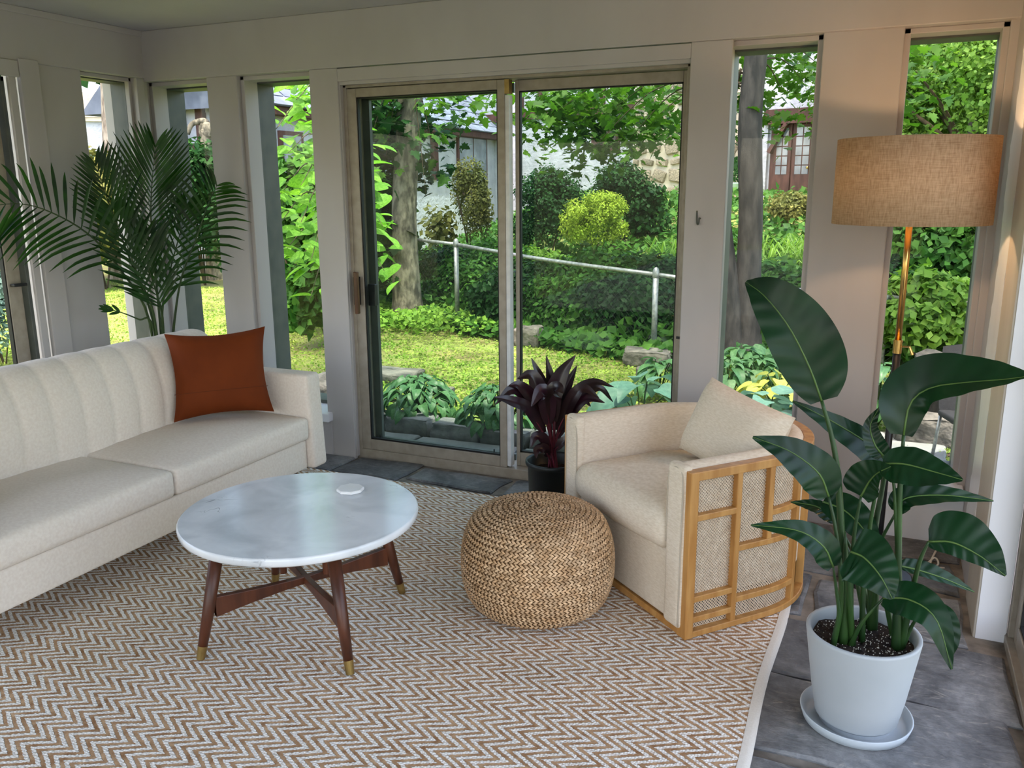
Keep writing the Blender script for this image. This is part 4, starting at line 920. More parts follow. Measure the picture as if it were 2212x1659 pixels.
def leaf_cloud(P, N, size, asp=.42, jit=.6, hang=0.):
    """leaves at points P with rough face directions N: four corners each, folded on the midrib"""
    n = len(P); N = N+rng.normal(0, jit, (n, 3)); N /= np.linalg.norm(N, axis=1)[:, None]+1e-9
    A = rng.normal(0, 1, (n, 3)); A[:, 2] -= hang; T = A-N*np.sum(A*N, 1)[:, None]; T /= np.linalg.norm(T, axis=1)[:, None]+1e-9
    B = np.cross(N, T); s = (size*(.65+.7*rng.random(n)))[:, None]
    V = np.stack([P, P+T*s*.45+B*s*asp+N*s*.08, P+T*s, P+T*s*.45-B*s*asp+N*s*.08], 1).reshape(-1, 3)
    i = np.arange(n)[:, None]*4; Fc = np.concatenate([i+[0, 1, 2], i+[0, 2, 3]], 0)
    return V, Fc
def ell_points(n, r, hollow=.5, lumps=14, lump=.42, flat=0.):
    r = np.array(r, float); D = rng.normal(0, 1, (lumps, 3)); D /= np.linalg.norm(D, axis=1)[:, None]; D[:, 2] = np.where(D[:, 2] < -.6, -D[:, 2], D[:, 2])
    c = D*(1-lump)*(.75+.3*rng.random((lumps, 1))); k = rng.integers(0, lumps, n); u = rng.normal(0, 1, (n, 3)); u /= np.linalg.norm(u, axis=1)[:, None]
    q = c[k]+u*lump*(hollow+(1-hollow)*rng.random((n, 1)))
    q[:, 2] = np.maximum(q[:, 2], -1+flat); return q*r, (u*.75+q*.5+np.array([0, 0, .35]))
def shrub(name, label, base, r, n, size, m, zc=None, stems=5, asp=.42, group=None, lumps=14, lump=.42, cat='shrub', hang=0., jit=.6):
    base = np.array(base, float); o = thing(name, label, cat, base, group); zc = r[2]*.95 if zc is None else zc
    Pn, Nn = ell_points(n, r, lumps=lumps, lump=lump); V, Fc = leaf_cloud(Pn+[0, 0, zc], Nn, size, asp, jit, hang)
    f = fast('foliage', V, Fc, m, o); f['kind'] = 'stuff'
    for i in range(stems):
        a = rng.random()*6.28; e = np.array([r[0]*.5*math.cos(a), r[1]*.5*math.sin(a), zc+r[2]*.2])
        obj('stem', G().tube(bez([(0, 0, -.05), e*np.array([.35, .35, .5]), e], 8), [.014*max(.5, r[2])*(1-.75*j/7) for j in range(8)], 6), 'twig', o, smooth=True)
    return o
def ground_at(px, py, it=14):
    """where the sight line meets the terrain"""
    d = ray(px, py); z = 0.
    for _ in range(it):
        p = CAMP+d*(z-CAM_H)/d[2] if d[2] < -1e-4 else CAMP+d*20; z = .5*z+.5*gz(p[0], p[1])
    return CAMP+d*(z-CAM_H)/d[2]
# ---- terrain
xs = np.concatenate([np.linspace(-45, -14, 16)[:-1], np.linspace(-14, 8, 75), np.linspace(8, 30, 12)[1:]]); ys = np.concatenate([np.linspace(-20, 4, 14)[:-1], np.linspace(4, 16, 50), np.linspace(16, 60, 24)[1:]])
P = [[(x, y, gz(x, y)-.015 if not (-4.6 < x < 1.2 and y < 4.4) else -.3) for y in ys] for x in xs]
lawn = tag(obj('lawn', G().grid(P), 'grass_ground', smooth=True), 'sunny grass lawn and rising bank of the garden', kind='structure')
# short grass and clover leaves over the near lawn
n = 150000; A = np.column_stack([rng.uniform(-13, 1.5, n), 4.75+(rng.random(n)**1.5)*6.5]); keep = np.array([y < fence_y(x)+.3 for x, y in A]); pat = np.sin(A[:, 0]*2.1+1.3*np.sin(A[:, 1]*1.7))*np.cos(A[:, 1]*1.9+A[:, 0]*.6); keep &= (rng.random(n) < .55+.45*(pat > -.15)); A = A[keep]
Pn = np.column_stack([A, [gz(x, y)-.012 for x, y in A]]); Nn = np.tile([0, 0, .75], (len(Pn), 1))
V, Fc = leaf_cloud(Pn+[0, 0, .010], Nn, .024, .42, .42); o = fast('grass', V, Fc, 'grass_blade'); tag(o, 'short bright grass and clover covering the lawn', 'grass', kind='stuff')
tag(obj('terrace', G().box(.63, 9, -14, 4.6, -.25, -.05).box(-4.6, .63, -14, -1.56, -.25, -.05), 'patio_stone'), 'added pale terrace beside and behind the sunroom, bouncing neutral light indoors', kind='structure')  # added paving, pale so that it bounces neutral light instead of lawn green
# ---- patio slabs and kerb stones outside the sliding door
pt = tag(obj('patio', G().box(-4.6, 1.6, 4.2, 4.62, -.2, -.085), 'earth'), 'narrow paved strip outside the sliding door', kind='structure')
for a, b in zip((-4.3, -3.55, -2.68, -1.98, -1.33, -.65, .0, .7), (-3.55, -2.68, -1.98, -1.33, -.65, .0, .7, 1.4)): flag_rect(a, b, 4.22, 4.625, pt, -.12, -.055, 'patio_stone', .012, 'paving_slab')
pt2 = tag(obj('patio', G().box(-.1, 2.4, 4.62, 5.9, -.2, -.075), 'earth'), 'paved seating area outside the window behind the lamp', kind='structure')
for a, b, c, d_ in ((-.06, .55, 4.65, 5.2), (.55, 1.2, 4.65, 5.3), (-.06, .42, 5.2, 5.85), (.42, 1.2, 5.3, 5.85), (1.2, 2.3, 4.65, 5.85)): flag_rect(a, b, c, d_, pt2, -.12, -.05, 'patio_stone', .012, 'paving_slab')
def stone_mesh(hx, hy, hz, seed, r=.3, n=5, amp=.10):
    g = soft_box(hx, hy, hz, min(hx, hy, hz)*r, n=n); rs = np.random.default_rng(seed); k = rs.normal(0, 1, (4, 3)); ph = rs.random(4)*6
    v = []
    for p in g.v:
        p = np.array(p); s = sum(math.sin(k[i]@(p/np.array([hx, hy, hz]))*1.9+ph[i]) for i in range(4))*.25; v.append(tuple(p*(1+amp*s)+rs.normal(0, min(hx, hz)*.035, 3)))
    g.v = v; return g
pos = ['first', 'second', 'third', 'fourth', 'fifth', 'sixth', 'seventh', 'eighth', 'ninth', 'tenth']
xk = -4.28
for i, w in enumerate((.50, .42, .36, .36, .36, .33, .17, .26, .40, .44)):
    o = obj('kerb_stone', stone_mesh(w/2-.012, .085, .062, i, .3, 6, .13), 'curb_stone', smooth=True, loc=(xk+w/2, 4.715+.01*math.sin(i), -.026+.006*math.cos(i*2)))
    tag(o, 'rough grey kerb stone outside the sliding door, %s from the corner' % pos[i], 'stone', 'kerb stones edging the patio'); xk += w
for nm, (px, py), h, sz, lab in (('boulder', (706, 850), .11, (.15, .13, .15), 'grey lichen covered boulder on the lawn just outside the tall left window'), ('rock', (1402, 770), .06, (.22, .14, .085), 'flat mossy rock at the foot of the right fence post'),
                          ('rock', (1392, 802), .03, (.07, .06, .05), 'small pinkish rock beside the green hosta'), ('rock', (1142, 722), .08, (.14, .1, .11), 'pale upright rock at the edge of the lawn near the fence'),
                          ('rock', (962, 850), .05, (.06, .05, .065), 'small pointed dark rock behind the two hostas'), ('rock', (830, 815), .0, (.30, .16, .05), 'flat pale rock showing through the grass left of the hostas')):
    p = onz(px, py, -.06+h); tag(obj(nm, stone_mesh(*sz, int(px), .55, 5, .16), 'rock', smooth=True, loc=(p[0], p[1], -.07+sz[2]*.6)), lab, 'rock')
# ---- hostas
def hosta_leaf_mesh(nm, m):
    g = blade([(0, 0, 0), (0, .28, .05), (0, .65, .04), (0, 1, -.16)], .34, .34, (0, 0, 1), 9, 3, .25, .03, 'heart'); me = g.mesh(nm); me.materials.append(M[m]); me.polygons.foreach_set('use_smooth', [True]*len(me.polygons)); return me
HL = {m: hosta_leaf_mesh('hosta_leaf', m) for m in ('hosta_green', 'hosta_blue', 'hosta_gold')}
def hosta(label, c, R, H, n, size, m, group=None):
    o = thing('hosta', label, 'plant', c, group); g = G()
    for i in range(n):
        t = (i+.5)/n; a = i*2.39996+rng.normal(0, .25); rr = R*(t**.6); z = H*(1-.72*t**1.5)+rng.normal(0, .012); s = size*(.75+.5*rng.random())*(.8+.35*t)
        st = np.array([rr*.62*math.cos(a), rr*.62*math.sin(a), z])
        l = bpy.data.objects.new('leaf', HL[m]); COL.objects.link(l); l.parent = o; l.location = st; l.scale = (s*(.85+.3*rng.random()), s, s)
        l.rotation_euler = (-.15-.85*t+rng.normal(0, .16), rng.normal(0, .25), a-math.pi/2)
        if i % 2 == 0: g.tube([(st[0]*.1, st[1]*.1, 0), (st[0]*.6, st[1]*.6, z*.75), tuple(st)], .004, 4, caps=False)
    obj('stalks', g, 'bird_stem', o)
hosta('leafy green hosta behind the kerb stones, the one next to the door handle', (-2.90, 4.93, -.03), .42, .27, 170, .092, 'hosta_green', 'hostas by the kerb')
hosta('leafy green hosta behind the kerb stones beside the door centre post', (-2.27, 4.90, -.03), .44, .26, 180, .092, 'hosta_green', 'hostas by the kerb')
c = onz(1362, 905, .1); hosta('giant blue-green hosta seen over the left arm of the armchair', (c[0], c[1]+.25, -.05), .42, .34, 17, .27, 'hosta_blue')
c = onz(1150, 925, -.05); hosta('small pale hosta by the kerb behind the ti plant', (c[0], c[1]+.05, -.05), .14, .14, 8, .11, 'hosta_blue')
c = onz(1652, 905, .1); hosta('giant blue-green hosta outside the window behind the armchair pillow', (c[0], c[1]+.1, -.05), .42, .27, 20, .24, 'hosta_blue')
c = onz(1636, 872, .05); hosta('gold leaved hosta behind the giant hosta outside the right window', (c[0]+.1, c[1]+.25, -.06), .46, .25, 40, .16, 'hosta_gold')
c = onz(1425, 840, -.02); hosta('bright green hosta beside the small pink rock', (c[0], c[1], -.06), .26, .26, 40, .13, 'hosta_green')
for i, (px, py) in enumerate(((1570, 840), (1640, 835), (1700, 838), (1600, 806), (1665, 802))):
    c = onz(px, py, -.02); hosta('mid green hosta in the bed below the double trunked tree, %s in the clump' % ('front left', 'front centre', 'front right', 'rear left', 'rear right')[i], (c[0], c[1], -.06), .30, .26, 30, .14, 'hosta_green', 'hostas under the double trunked tree')
c = onz(1893, 915, -.05); hosta('hosta with upright leaves outside the window beside the lamp pole', (c[0], c[1], -.06), .22, .42, 30, .16, 'hosta_green')
# ---- trees
def trunk(path, radii, n=14, rough=.05, flare=0):
    C = bez(path, 26); R = np.interp(np.linspace(0, 1, 26), np.linspace(0, 1, len(radii)), radii); return G().tube(C, list(R), n)
tr1 = ground_at(884, 686)
t1 = thing('tree', 'tree with smooth pale sunlit trunk standing on the lawn', 'tree', tr1)
def loc(px, py, D, o): return at(px, py, D)-np.array(o)
D1 = math.hypot(tr1[0], tr1[1])
obj('trunk', trunk([(0, 0, -.1), loc(880, 655, D1, tr1), loc(876, 560, D1, tr1), loc(873, 450, D1, tr1), loc(880, 320, D1, tr1), loc(886, 200, D1, tr1), loc(890, 60, D1, tr1), loc(895, -120, D1, tr1)], [.28, .185, .158, .148, .146, .142, .136, .125], 20), 'bark_pale', t1, smooth=True)
for a in range(5): obj('root', G().tube(bez([(.1*math.cos(a*1.3), .1*math.sin(a*1.3), .16), (.24*math.cos(a*1.3), .24*math.sin(a*1.3), .02), (.42*math.cos(a*1.3), .42*math.sin(a*1.3), -.06)], 7), [.07, .06, .055, .045, .04, .03, .02], 8), 'bark_pale', t1, smooth=True)
def crown(o, c, r, n, size, m, **k):
    Pn, Nn = ell_points(n, r, lumps=20, lump=.36); V, Fc = leaf_cloud(Pn+np.array(c), Nn, size, .45, .6, .3); f = fast('crown', V, Fc, m, o); f['kind'] = 'stuff'; return f
crown(t1, (-.3, 1.2, 6.2), (3.0, 2.6, 1.6), 3200, .16, 'maple_mass')  # crown out of view, put in to dapple the sunlight
tr2 = np.array([-1.26, 7.95, -.07]); D2 = math.hypot(tr2[0], tr2[1])
t2 = thing('tree', 'dark double trunked maple rising outside the right windows', 'tree', tr2)
obj('trunk', trunk([(0.03, 0, -.1), loc(1600, 735, D2, tr2), loc(1612, 650, D2, tr2), loc(1618, 560, D2, tr2), loc(1622, 450, D2, tr2), loc(1620, 330, D2, tr2), loc(1622, 230, D2, tr2), loc(1633, 120, D2, tr2), loc(1650, -60, D2, tr2)], [.30, .19, .125, .108, .105, .105, .10, .095, .09], 18), 'bark_grey', t2, smooth=True)
obj('trunk', trunk([(-.05, 0, -.1), loc(1566, 730, D2-.05, tr2), loc(1560, 640, D2-.05, tr2), loc(1554, 540, D2-.05, tr2), loc(1545, 430, D2, tr2), loc(1538, 300, D2, tr2), loc(1530, 150, D2, tr2), loc(1520, -40, D2, tr2)], [.24, .20, .165, .13, .115, .11, .10, .09], 18), 'bark_grey', t2, smooth=True)
crown(t2, (1.3, -.7, 5.9), (3.4, 2.6, 1.5), 3400, .16, 'maple_mass')  # unseen crown, widened and shifted right to shade the patio and rocks
# maple leaf, five lobes
def maple_mesh(m):
    pts = []
    for i, (a, r) in enumerate(((-90, .12), (-60, .42), (-28, .40), (-14, .72), (8, .46), (22, .80), (48, .52), (66, .72), (90, 1.0))):
        pts.append((math.radians(a), r))
    full = pts+[(math.pi-a, r) for a, r in reversed(pts[:-1])][:-1]
    v = [(0, .18, 0)]+[(r*.55*math.cos(a), .18+r*.55*math.sin(a), -.06*r) for a, r in full]; k = len(full)
    me = bpy.data.meshes.new('maple_leaf'); me.from_pydata(v, [], [(0, i+1, (i+1) % k+1) for i in range(k)]); me.materials.append(M[m]); return me
MPL = maple_mesh('maple_leaf')
ov = blade([(0, 0, 0), (0, .35, .02), (0, .7, .01), (0, 1, -.05)], .37, .37, (0, 0, 1), 6, 2, .22, 0, 'leaf').mesh('sapling_leaf'); ov.materials.append(M['sapling_leaf']); ov.polygons.foreach_set('use_smooth', [True]*len(ov.polygons))
def spray(o, O, a, b, n, me, size, sag=.25, spread=.16, name='leaf', pitch=(-.3, .5)):
    """branch from a to b carrying n single leaves"""
    a, b = np.array(a)-O, np.array(b)-O; m = (a+b)/2+[0, 0, np.linalg.norm(b-a)*.12]; C = bez([a, m, b], 14)
    br = obj('branch', G().tube(C, [.011*(1-.8*i/13) for i in range(14)], 5), 'twig', o, smooth=True)
    for i in range(n):
        t = .22+.78*(i+rng.random()*.6)/n; x = min(12.99, t*13); j = int(x); c = C[j]+(C[j+1]-C[j])*(x-j); T = C[j+1]-C[j]
        az = math.atan2(T[1], T[0])-math.pi/2+(1 if i % 2 else -1)*(.9+rng.normal(0, .3)); s = size*(.75+.5*rng.random())
        l = bpy.data.objects.new(name, me); COL.objects.link(l); l.parent = br; l.location = c+rng.normal(0, spread*.35, 3)*np.array([1, 1, .8]); l.scale = (s, s, s)
        l.rotation_euler = (rng.uniform(*pitch)-.45, rng.normal(0, .35), az)
# sapling with broad bright leaves outside the tall left window
DS = 6.4; SO = ground_at(735, 716); sp = thing('sapling', 'young tree with broad bright lime green leaves by the tall left window', 'tree', SO)
SO = np.array(SO); DSb = math.hypot(SO[0], SO[1])
obj('trunk', trunk([(0, 0, -.05), loc(733, 560, DSb-.2, SO), loc(728, 380, DSb-.6, SO), loc(722, 160, DSb-.9, SO)], [.03, .026, .02, .012], 9), 'twig', sp, smooth=True)
for (ax, ay), (bx, by), n in (((728, 300), (592, 200), 12), ((728, 330), (640, 215), 12), ((728, 340), (586, 290), 12), ((728, 400), (622, 330), 12), ((728, 380), (690, 290), 9), ((729, 450), (604, 420), 11), ((729, 460), (650, 400), 11), ((730, 500), (598, 490), 12), ((730, 500), (650, 480), 11), ((731, 560), (612, 545), 11), ((731, 560), (672, 560), 9), ((732, 620), (624, 590), 9),
                          ((731, 620), (668, 650), 8), ((728, 420), (812, 430), 10), ((729, 470), (835, 500), 12), ((729, 520), (800, 560), 11), ((730, 560), (830, 585), 11), ((731, 600), (808, 640), 9), ((729, 420), (790, 470), 10), ((730, 480), (806, 520), 10), ((730, 540), (812, 612), 10), ((731, 580), (790, 600), 9), ((729, 380), (800, 400), 9), ((728, 240), (610, 186), 9), ((728, 280), (690, 200), 9)):
    spray(sp, SO, at(ax, ay, DSb-.5), at(bx, by, DS+rng.normal(0, .25)), int(n*1.7), ov, .155, spread=.34)
for px, D, r, lab in ((640, 9.6, (.7, .5, 1.1), 'tall green shrub filling the view behind the bright sapling'), (590, 10.6, (.7, .6, .9), 'green shrub beyond the sapling next to the corner window post'), (800, 11.4, (.7, .5, 1.0), 'dark shrub between the sapling and the pale tree'), (690, 8.8, (.5, .4, .5), 'low green shrub at the foot of the bright sapling')):
    p = at(px, 400, D); shrub('shrub', lab, (p[0], p[1], gz(p[0], p[1])), r, 3000, .13, 'mid_mass', zc=r[2]*.95, asp=.36)
# maple branches hanging in front of the house
MO = np.array(tr2)
mb = [((1622, 190), (1420, 250), 9.2), ((1622, 160), (1330, 230), 9.4), ((1600, 180), (1250, 230), 9.6), ((1560, 150), (1190, 250), 9.6), ((1560, 160), (1280, 320), 9.2), ((1560, 170), (1360, 300), 9.), ((1560, 130), (1440, 200), 8.8), ((1633, 130), (1690, 200), 8.6), ((1633, 130), (1740, 180), 8.8), ((1633, 110), (1770, 140), 8.8), ((1600, 150), (1585, 230), 8.6),
      ((1600, 150), (1580, 290), 8.4), ((1560, 100), (1060, 210), 8.8), ((1560, 110), (1010, 232), 8.9), ((1560, 110), (975, 200), 9.), ((1633, 90), (1960, 130), 9.2), ((1633, 90), (1975, 210), 9.4)]
for (ax, ay), (bx, by), D in mb: spray(t2, MO, at(ax, ay, D2), at(bx, by, D), 14, MPL, .15, pitch=(-.5, .6), spread=.5)
# darker leaves of the lawn tree behind its trunk
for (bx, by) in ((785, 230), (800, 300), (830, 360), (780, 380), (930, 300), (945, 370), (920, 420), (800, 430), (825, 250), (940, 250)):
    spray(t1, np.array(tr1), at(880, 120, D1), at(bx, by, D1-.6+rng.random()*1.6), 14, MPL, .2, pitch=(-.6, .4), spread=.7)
# joined maple foliage further back on the same boughs
def maple_cloud(o, O, rects, m, name='foliage'):
    Vs, Fs = [], []; base = np.array([v.co[:] for v in MPL.vertices]); k = len(base); fi = np.array([list(p.vertices) for p in MPL.polygons]); cnt = 0
    for (x0, x1, y0, y1, d0, d1, n_, sz) in rects:
        cl = [(rng.uniform(x0, x1), rng.uniform(y0, y1), rng.uniform(d0, d1)) for _ in range(max(3, n_//16))]
        for i in range(n_):
            cx, cy, cd = cl[rng.integers(0, len(cl))]
            p = at(cx, cy, cd)-O+rng.normal(0, .2, 3)*np.array([1, 1, .62]); s = sz*(.7+.6*rng.random()); e = Matrix.Rotation(rng.random()*6.28, 3, 'Z') @ Matrix.Rotation(-.35+rng.normal(0, .45), 3, 'X') @ Matrix.Rotation(rng.normal(0, .4), 3, 'Y')
            Vs.append((base*s) @ np.array(e).T+p); Fs.append(fi+cnt*k); cnt += 1
    f = fast(name, np.concatenate(Vs), np.concatenate(Fs), m, o); f['kind'] = 'stuff'
maple_cloud(t2, MO, [(1140, 1440, 170, 285, 9.2, 10.6, 900, .15), (1200, 1400, 250, 335, 9.4, 10.8, 420, .14), (1570, 1790, 80, 205, 8.4, 9.6, 420, .13), (1570, 1640, 190, 300, 8.6, 9.4, 110, .12), (1690, 1720, 240, 285, 8.4, 9.0, 36, .12), (950, 1080, 170, 235, 8.8, 9.6, 110, .15), (1930, 2000, 60, 300, 9., 10., 180, .15), (1400, 1470, 170, 330, 9.6, 10.6, 180, .13)], 'maple_mass')
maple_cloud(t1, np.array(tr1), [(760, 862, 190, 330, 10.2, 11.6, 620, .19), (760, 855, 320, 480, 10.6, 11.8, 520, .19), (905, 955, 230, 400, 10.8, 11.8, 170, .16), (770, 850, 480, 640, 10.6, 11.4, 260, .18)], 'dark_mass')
# ---- chain link fence
fe = thing('chain_link_fence', 'grey galvanised chain link fence with top rail along the bank', 'fence')
T1, T2 = at(985, 528, 10.05), at(1417, 593, 8.05); T0 = T1+(T1-T2)*.9; T3 = at(1740, 628, 8.0); T4 = at(1915, 642, 8.1); T5 = T4+np.array([3., -.2, 0])
tops = [T0, T1, T2, T3, T4, T5]
for i, p in enumerate(tops):
    if i == 3: continue
    q = np.array([p[0], p[1], gz(p[0], p[1])-.05]); po = obj('post', G().tube([q, p+[0, 0, .03]], .028, 12), 'galvanized', fe, smooth=True)
    obj('post_cap', G().lathe([(0, .07), (.02, .06), (.032, .03), (.034, -.02), (.03, -.03)], 12), 'galvanized', po, smooth=True, loc=(p[0], p[1], p[2]))
for a, b in zip(tops[:-1], tops[1:]): obj('top_rail', G().tube(bez([a, (a+b)/2+[0, 0, -.02], b], 8), .021, 10), 'galvanized', fe, smooth=True)
p = T4; obj('post', G().tube([(p[0]+.13, p[1]+.1, -.1), (p[0]+.13, p[1]+.1, p[2]-.05)], .022, 10), 'galvanized', fe, smooth=True)
g = G()
for a, b in zip(tops[:-1], tops[1:]):
    Lh = np.linalg.norm((b-a)[:2]); n = int(Lh/.075); 
    for i in range(n):
        for s in (-1, 1):
            t = i/n; c = a+(b-a)*t; gzb = gz(c[0], c[1]); hh = c[2]-gzb; t2_ = min(1, max(0, t+s*hh/Lh)); fr = abs(t2_-t)*Lh/max(hh, .01); e = a+(b-a)*t2_; e = np.array([e[0], e[1], c[2]-hh*fr]); w = .0011
            g.add([c+[0, 0, w], e+[0, 0, w], e-[0, 0, w], c-[0, 0, w], c+[0, .002, 0], e+[0, .002, 0]], [(0, 1, 2, 3), (0, 4, 5, 1), (3, 2, 5, 4)])
mm = obj('wire_mesh', g, 'mesh_wire', fe); mm['kind'] = 'stuff'
# ---- shrubs on the bank
def B(px, py): return ground_at(px, py)
def onhill(px, D):
    p = at(px, 400, D); return np.array([p[0], p[1], gz(p[0], p[1])])
shrub('shrub', 'large rounded dark evergreen shrub against the white house', onhill(1186, 13.2), (.78, .7, .78), 9000, .055, 'dark_mass', lumps=34, lump=.32, asp=.3)
shrub('shrub', 'feathery lime green shrub in front of the dark evergreens', onhill(1290, 12.2), (.56, .5, .50), 9000, .04, 'lime_mass', zc=.72, lumps=34, lump=.27, asp=.26)
shrub('shrub', 'dark evergreen shrub behind the lime green one', onhill(1345, 13.6), (.62, .6, .72), 7000, .055, 'dark_mass', lumps=30, lump=.34, asp=.3)
shrub('shrub', 'upright shrub with reddish tips beside the house window', onhill(1012, 14.2), (.42, .45, .82), 6000, .05, 'olive_mass', zc=.95, lumps=26, lump=.34, asp=.3)
shrub('shrub', 'thin bare-stemmed shrub against the white wall left of the reddish one', onhill(948, 14.), (.42, .4, .6), 420, .09, 'olive_mass', stems=12)
shrub('shrub', 'airy pale green shrub below the large evergreen', onhill(1150, 11.4), (.75, .5, .38), 1900, .07, 'light_mass', asp=.25)
shrub('shrub', 'small grey-green shrub at the foot of the stone chimney', onhill(1408, 13.5), (.42, .4, .5), 1500, .08, 'dark_mass')
shrub('shrub', 'bronze-green azalea mound in front of the garden doors', onhill(1712, 13.6), (.5, .45, .32), 2200, .06, 'olive_mass', asp=.3)
for i, (px, D, r, lab) in enumerate(((960, 11.6, (.8, .6, .5), 'loose green shrub on the bank behind the lawn tree'), (1060, 11.2, (.8, .6, .55), 'loose green shrub on the bank behind the door centre post'), (1180, 10.0, (.9, .5, .48), 'arching green shrub behind the fence left of the lime shrub'), (1290, 9.8, (.85, .5, .55), 'arching green shrub behind the fence below the lime shrub'),
                                (1400, 9.6, (.8, .5, .5), 'arching green shrub behind the right fence post'), (1000, 11.0, (.8, .5, .42), 'low dark shrub behind the left fence post'), (1120, 9.7, (.8, .45, .4), 'low spreading shrub behind the fence by the door post'), (1240, 9.2, (.8, .4, .42), 'low spreading shrub tight against the fence'), (1350, 8.9, (.75, .4, .45), 'dense shrub tight against the fence beside the right post'), (1060, 10.4, (.7, .4, .35), 'low leafy shrub at the fence behind the pale rock'))):
    shrub('shrub', lab, onhill(px, D), r, 6500, .07, 'mid_mass' if i % 2 else 'dark_mass', zc=r[2]*.7, asp=.3, lumps=16)
for px, D, r, lab in ((1560, 10.2, (.6, .5, .5), 'leafy green shrub behind the left stem of the maple'), (1690, 9.6, (.75, .5, .42), 'leafy green shrub behind the fence right of the maple'), (1730, 9.2, (.6, .4, .4), 'low green shrub at the fence beside the window edge'), (1610, 11.2, (.7, .5, .4), 'green shrub below the tall grasses')):
    shrub('shrub', lab, onhill(px, D), r, 5000, .08, 'mid_mass', zc=r[2]*.8, asp=.32, lumps=26)
for px, D, r, m, lab, sz in ((1960, 9.4, (.8, .5, .75), 'mid_mass', 'bright leafy shrub behind the lamp pole outside the window', .09), (2060, 9.0, (.8, .5, .8), 'mid_mass', 'leafy shrub beside the lamp outside the rightmost window', .09), (2010, 11.0, (1.3, .8, .8), 'dark_mass', 'dark broad leaved shrub high on the bank behind the lamp shade', .18), (2120, 10.5, (1.0, .8, .8), 'dark_mass', 'dark broad leaved shrub high on the bank at the window edge', .18), (1930, 8.6, (.4, .3, .5), 'dark_mass', 'thin dark shrub beside the end fence post', .09), (2030, 8.2, (.7, .4, .5), 'light_mass', 'low light green shrub under the rightmost window view', .09)):
    shrub('shrub', lab, onhill(px, D), r, 4500, sz, m, zc=r[2]*.9, asp=.36, lumps=26)
# undergrowth: leaves over the bank where nothing could be told apart
n = 26000; X = rng.uniform(-9, 4, n); dY = rng.random(n)**1.3*8; Yv = np.array([fence_y(x) for x in X])+.15+dY
Pn = np.column_stack([X, Yv, [gz(x, y)+.02+.22*rng.random() for x, y in zip(X, Yv)]]); Nn = np.tile([0, -.3, .8], (n, 1))
V, Fc = leaf_cloud(Pn, Nn, .12, .36, .6); tag(fast('undergrowth', V, Fc, 'mid_mass'), 'low leafy undergrowth covering the bank behind the fence', 'undergrowth', kind='stuff')
# leafy ground cover round the foot of the lawn tree and along the fence
n = 6500; c0 = np.array(tr1); a = rng.random(n)*6.28; rr = .3+1.2*rng.random(n)**1.4; Pn = np.column_stack([c0[0]+rr*np.cos(a)*1.3, c0[1]-.25+rr*np.sin(a)*.55, np.full(n, -.05)+.14*rng.random(n)]); Nn = np.tile([0, -.3, .9], (n, 1))
V, Fc = leaf_cloud(Pn, Nn, .06, .45, .45); tag(fast('ground_cover', V, Fc, 'cover_leaf'), 'bright leafy ground cover at the foot of the pale tree', 'plants', kind='stuff')
n = 2600; X = rng.uniform(-5.2, -.4, n); Yv = np.array([fence_y(x) for x in X])-.35+.5*rng.random(n); Pn = np.column_stack([X, Yv, np.full(n, -.06)+.12*rng.random(n)]); Nn = np.tile([0, -.4, .8], (n, 1))
V, Fc = leaf_cloud(Pn, Nn, .09, .45, .45); tag(fast('ground_cover', V, Fc, 'mid_mass'), 'broad weeds growing along the foot of the fence', 'plants', kind='stuff')
# tall day lily grass clump
c0 = onhill(1668, 10.9); tg = thing('tall_grass', 'clump of tall arching bright green grass leaves on the bank', 'plant', c0); g = G()
for i in range(760):
    a = rng.random()*6.28; b0 = np.array([rng.normal(0, .6), rng.normal(0, .3), 0]); h = .35+.35*rng.random(); l = .25+.3*rng.random(); d = np.array([math.cos(a), math.sin(a), 0]); w = np.array([-d[1], d[0], 0])*.011
    p = [b0, b0+d*l*.3+[0, 0, h*.7], b0+d*l*.7+[0, 0, h], b0+d*l*1.2+[0, 0, h*.8]]; g.add([p[0]-w, p[0]+w, p[1]+w, p[1]-w, p[2]+w*.8, p[2]-w*.8, p[3]], [(0, 1, 2, 3), (3, 2, 4, 5), (5, 4, 6)])
o = obj('blades', g, 'light_mass', tg); o['kind'] = 'stuff'
# far trees
for px, py, D, r, m, lab in ((2100, 250, 15, (2.4, 1.6, 1.9), 'light_mass', 'pale green maple filling the rightmost window above the lamp'), (2010, 160, 19, (2.6, 2, 2.6), 'maple_mass', 'darker maple behind the pale one above the lamp shade'), (2200, 120, 18, (2.4, 2, 2.4), 'light_mass', 'pale tree crown at the top of the rightmost window'), (2080, 60, 24, (3.5, 2.5, 3), 'mid_mass', 'distant tree crown high beyond the lamp'),
                          (1250, 130, 30, (5, 3, 4), 'mid_mass', 'tall tree rising behind the house roof'), (1000, 120, 34, (5, 3, 5), 'dark_mass', 'dark tree behind the slate roof')):
    c = at(px, py, D); b = np.array([c[0], c[1], gz(c[0], c[1])]); o = thing('tree', lab, 'tree', b); crown(o, (0, 0, c[2]-b[2]), r, 30000 if D < 20 else 14000, .07 if D < 20 else .13, m)
    obj('trunk', G().tube([(0, 0, -.2), (.1, 0, (c[2]-b[2])*.5), (0, 0, c[2]-b[2])], [.16, .12, .05], 10), 'bark_grey', o, smooth=True)
    for q in range(6): a = q*1.05; obj('branch', G().tube(bez([(0, 0, (c[2]-b[2])*.55), (r[0]*.3*math.cos(a), r[1]*.3*math.sin(a), c[2]-b[2]), (r[0]*.7*math.cos(a), r[1]*.7*math.sin(a), c[2]-b[2]+r[2]*.3)], 8), [.05, .045, .04, .035, .03, .022, .015, .01], 6), 'twig', o, smooth=True)
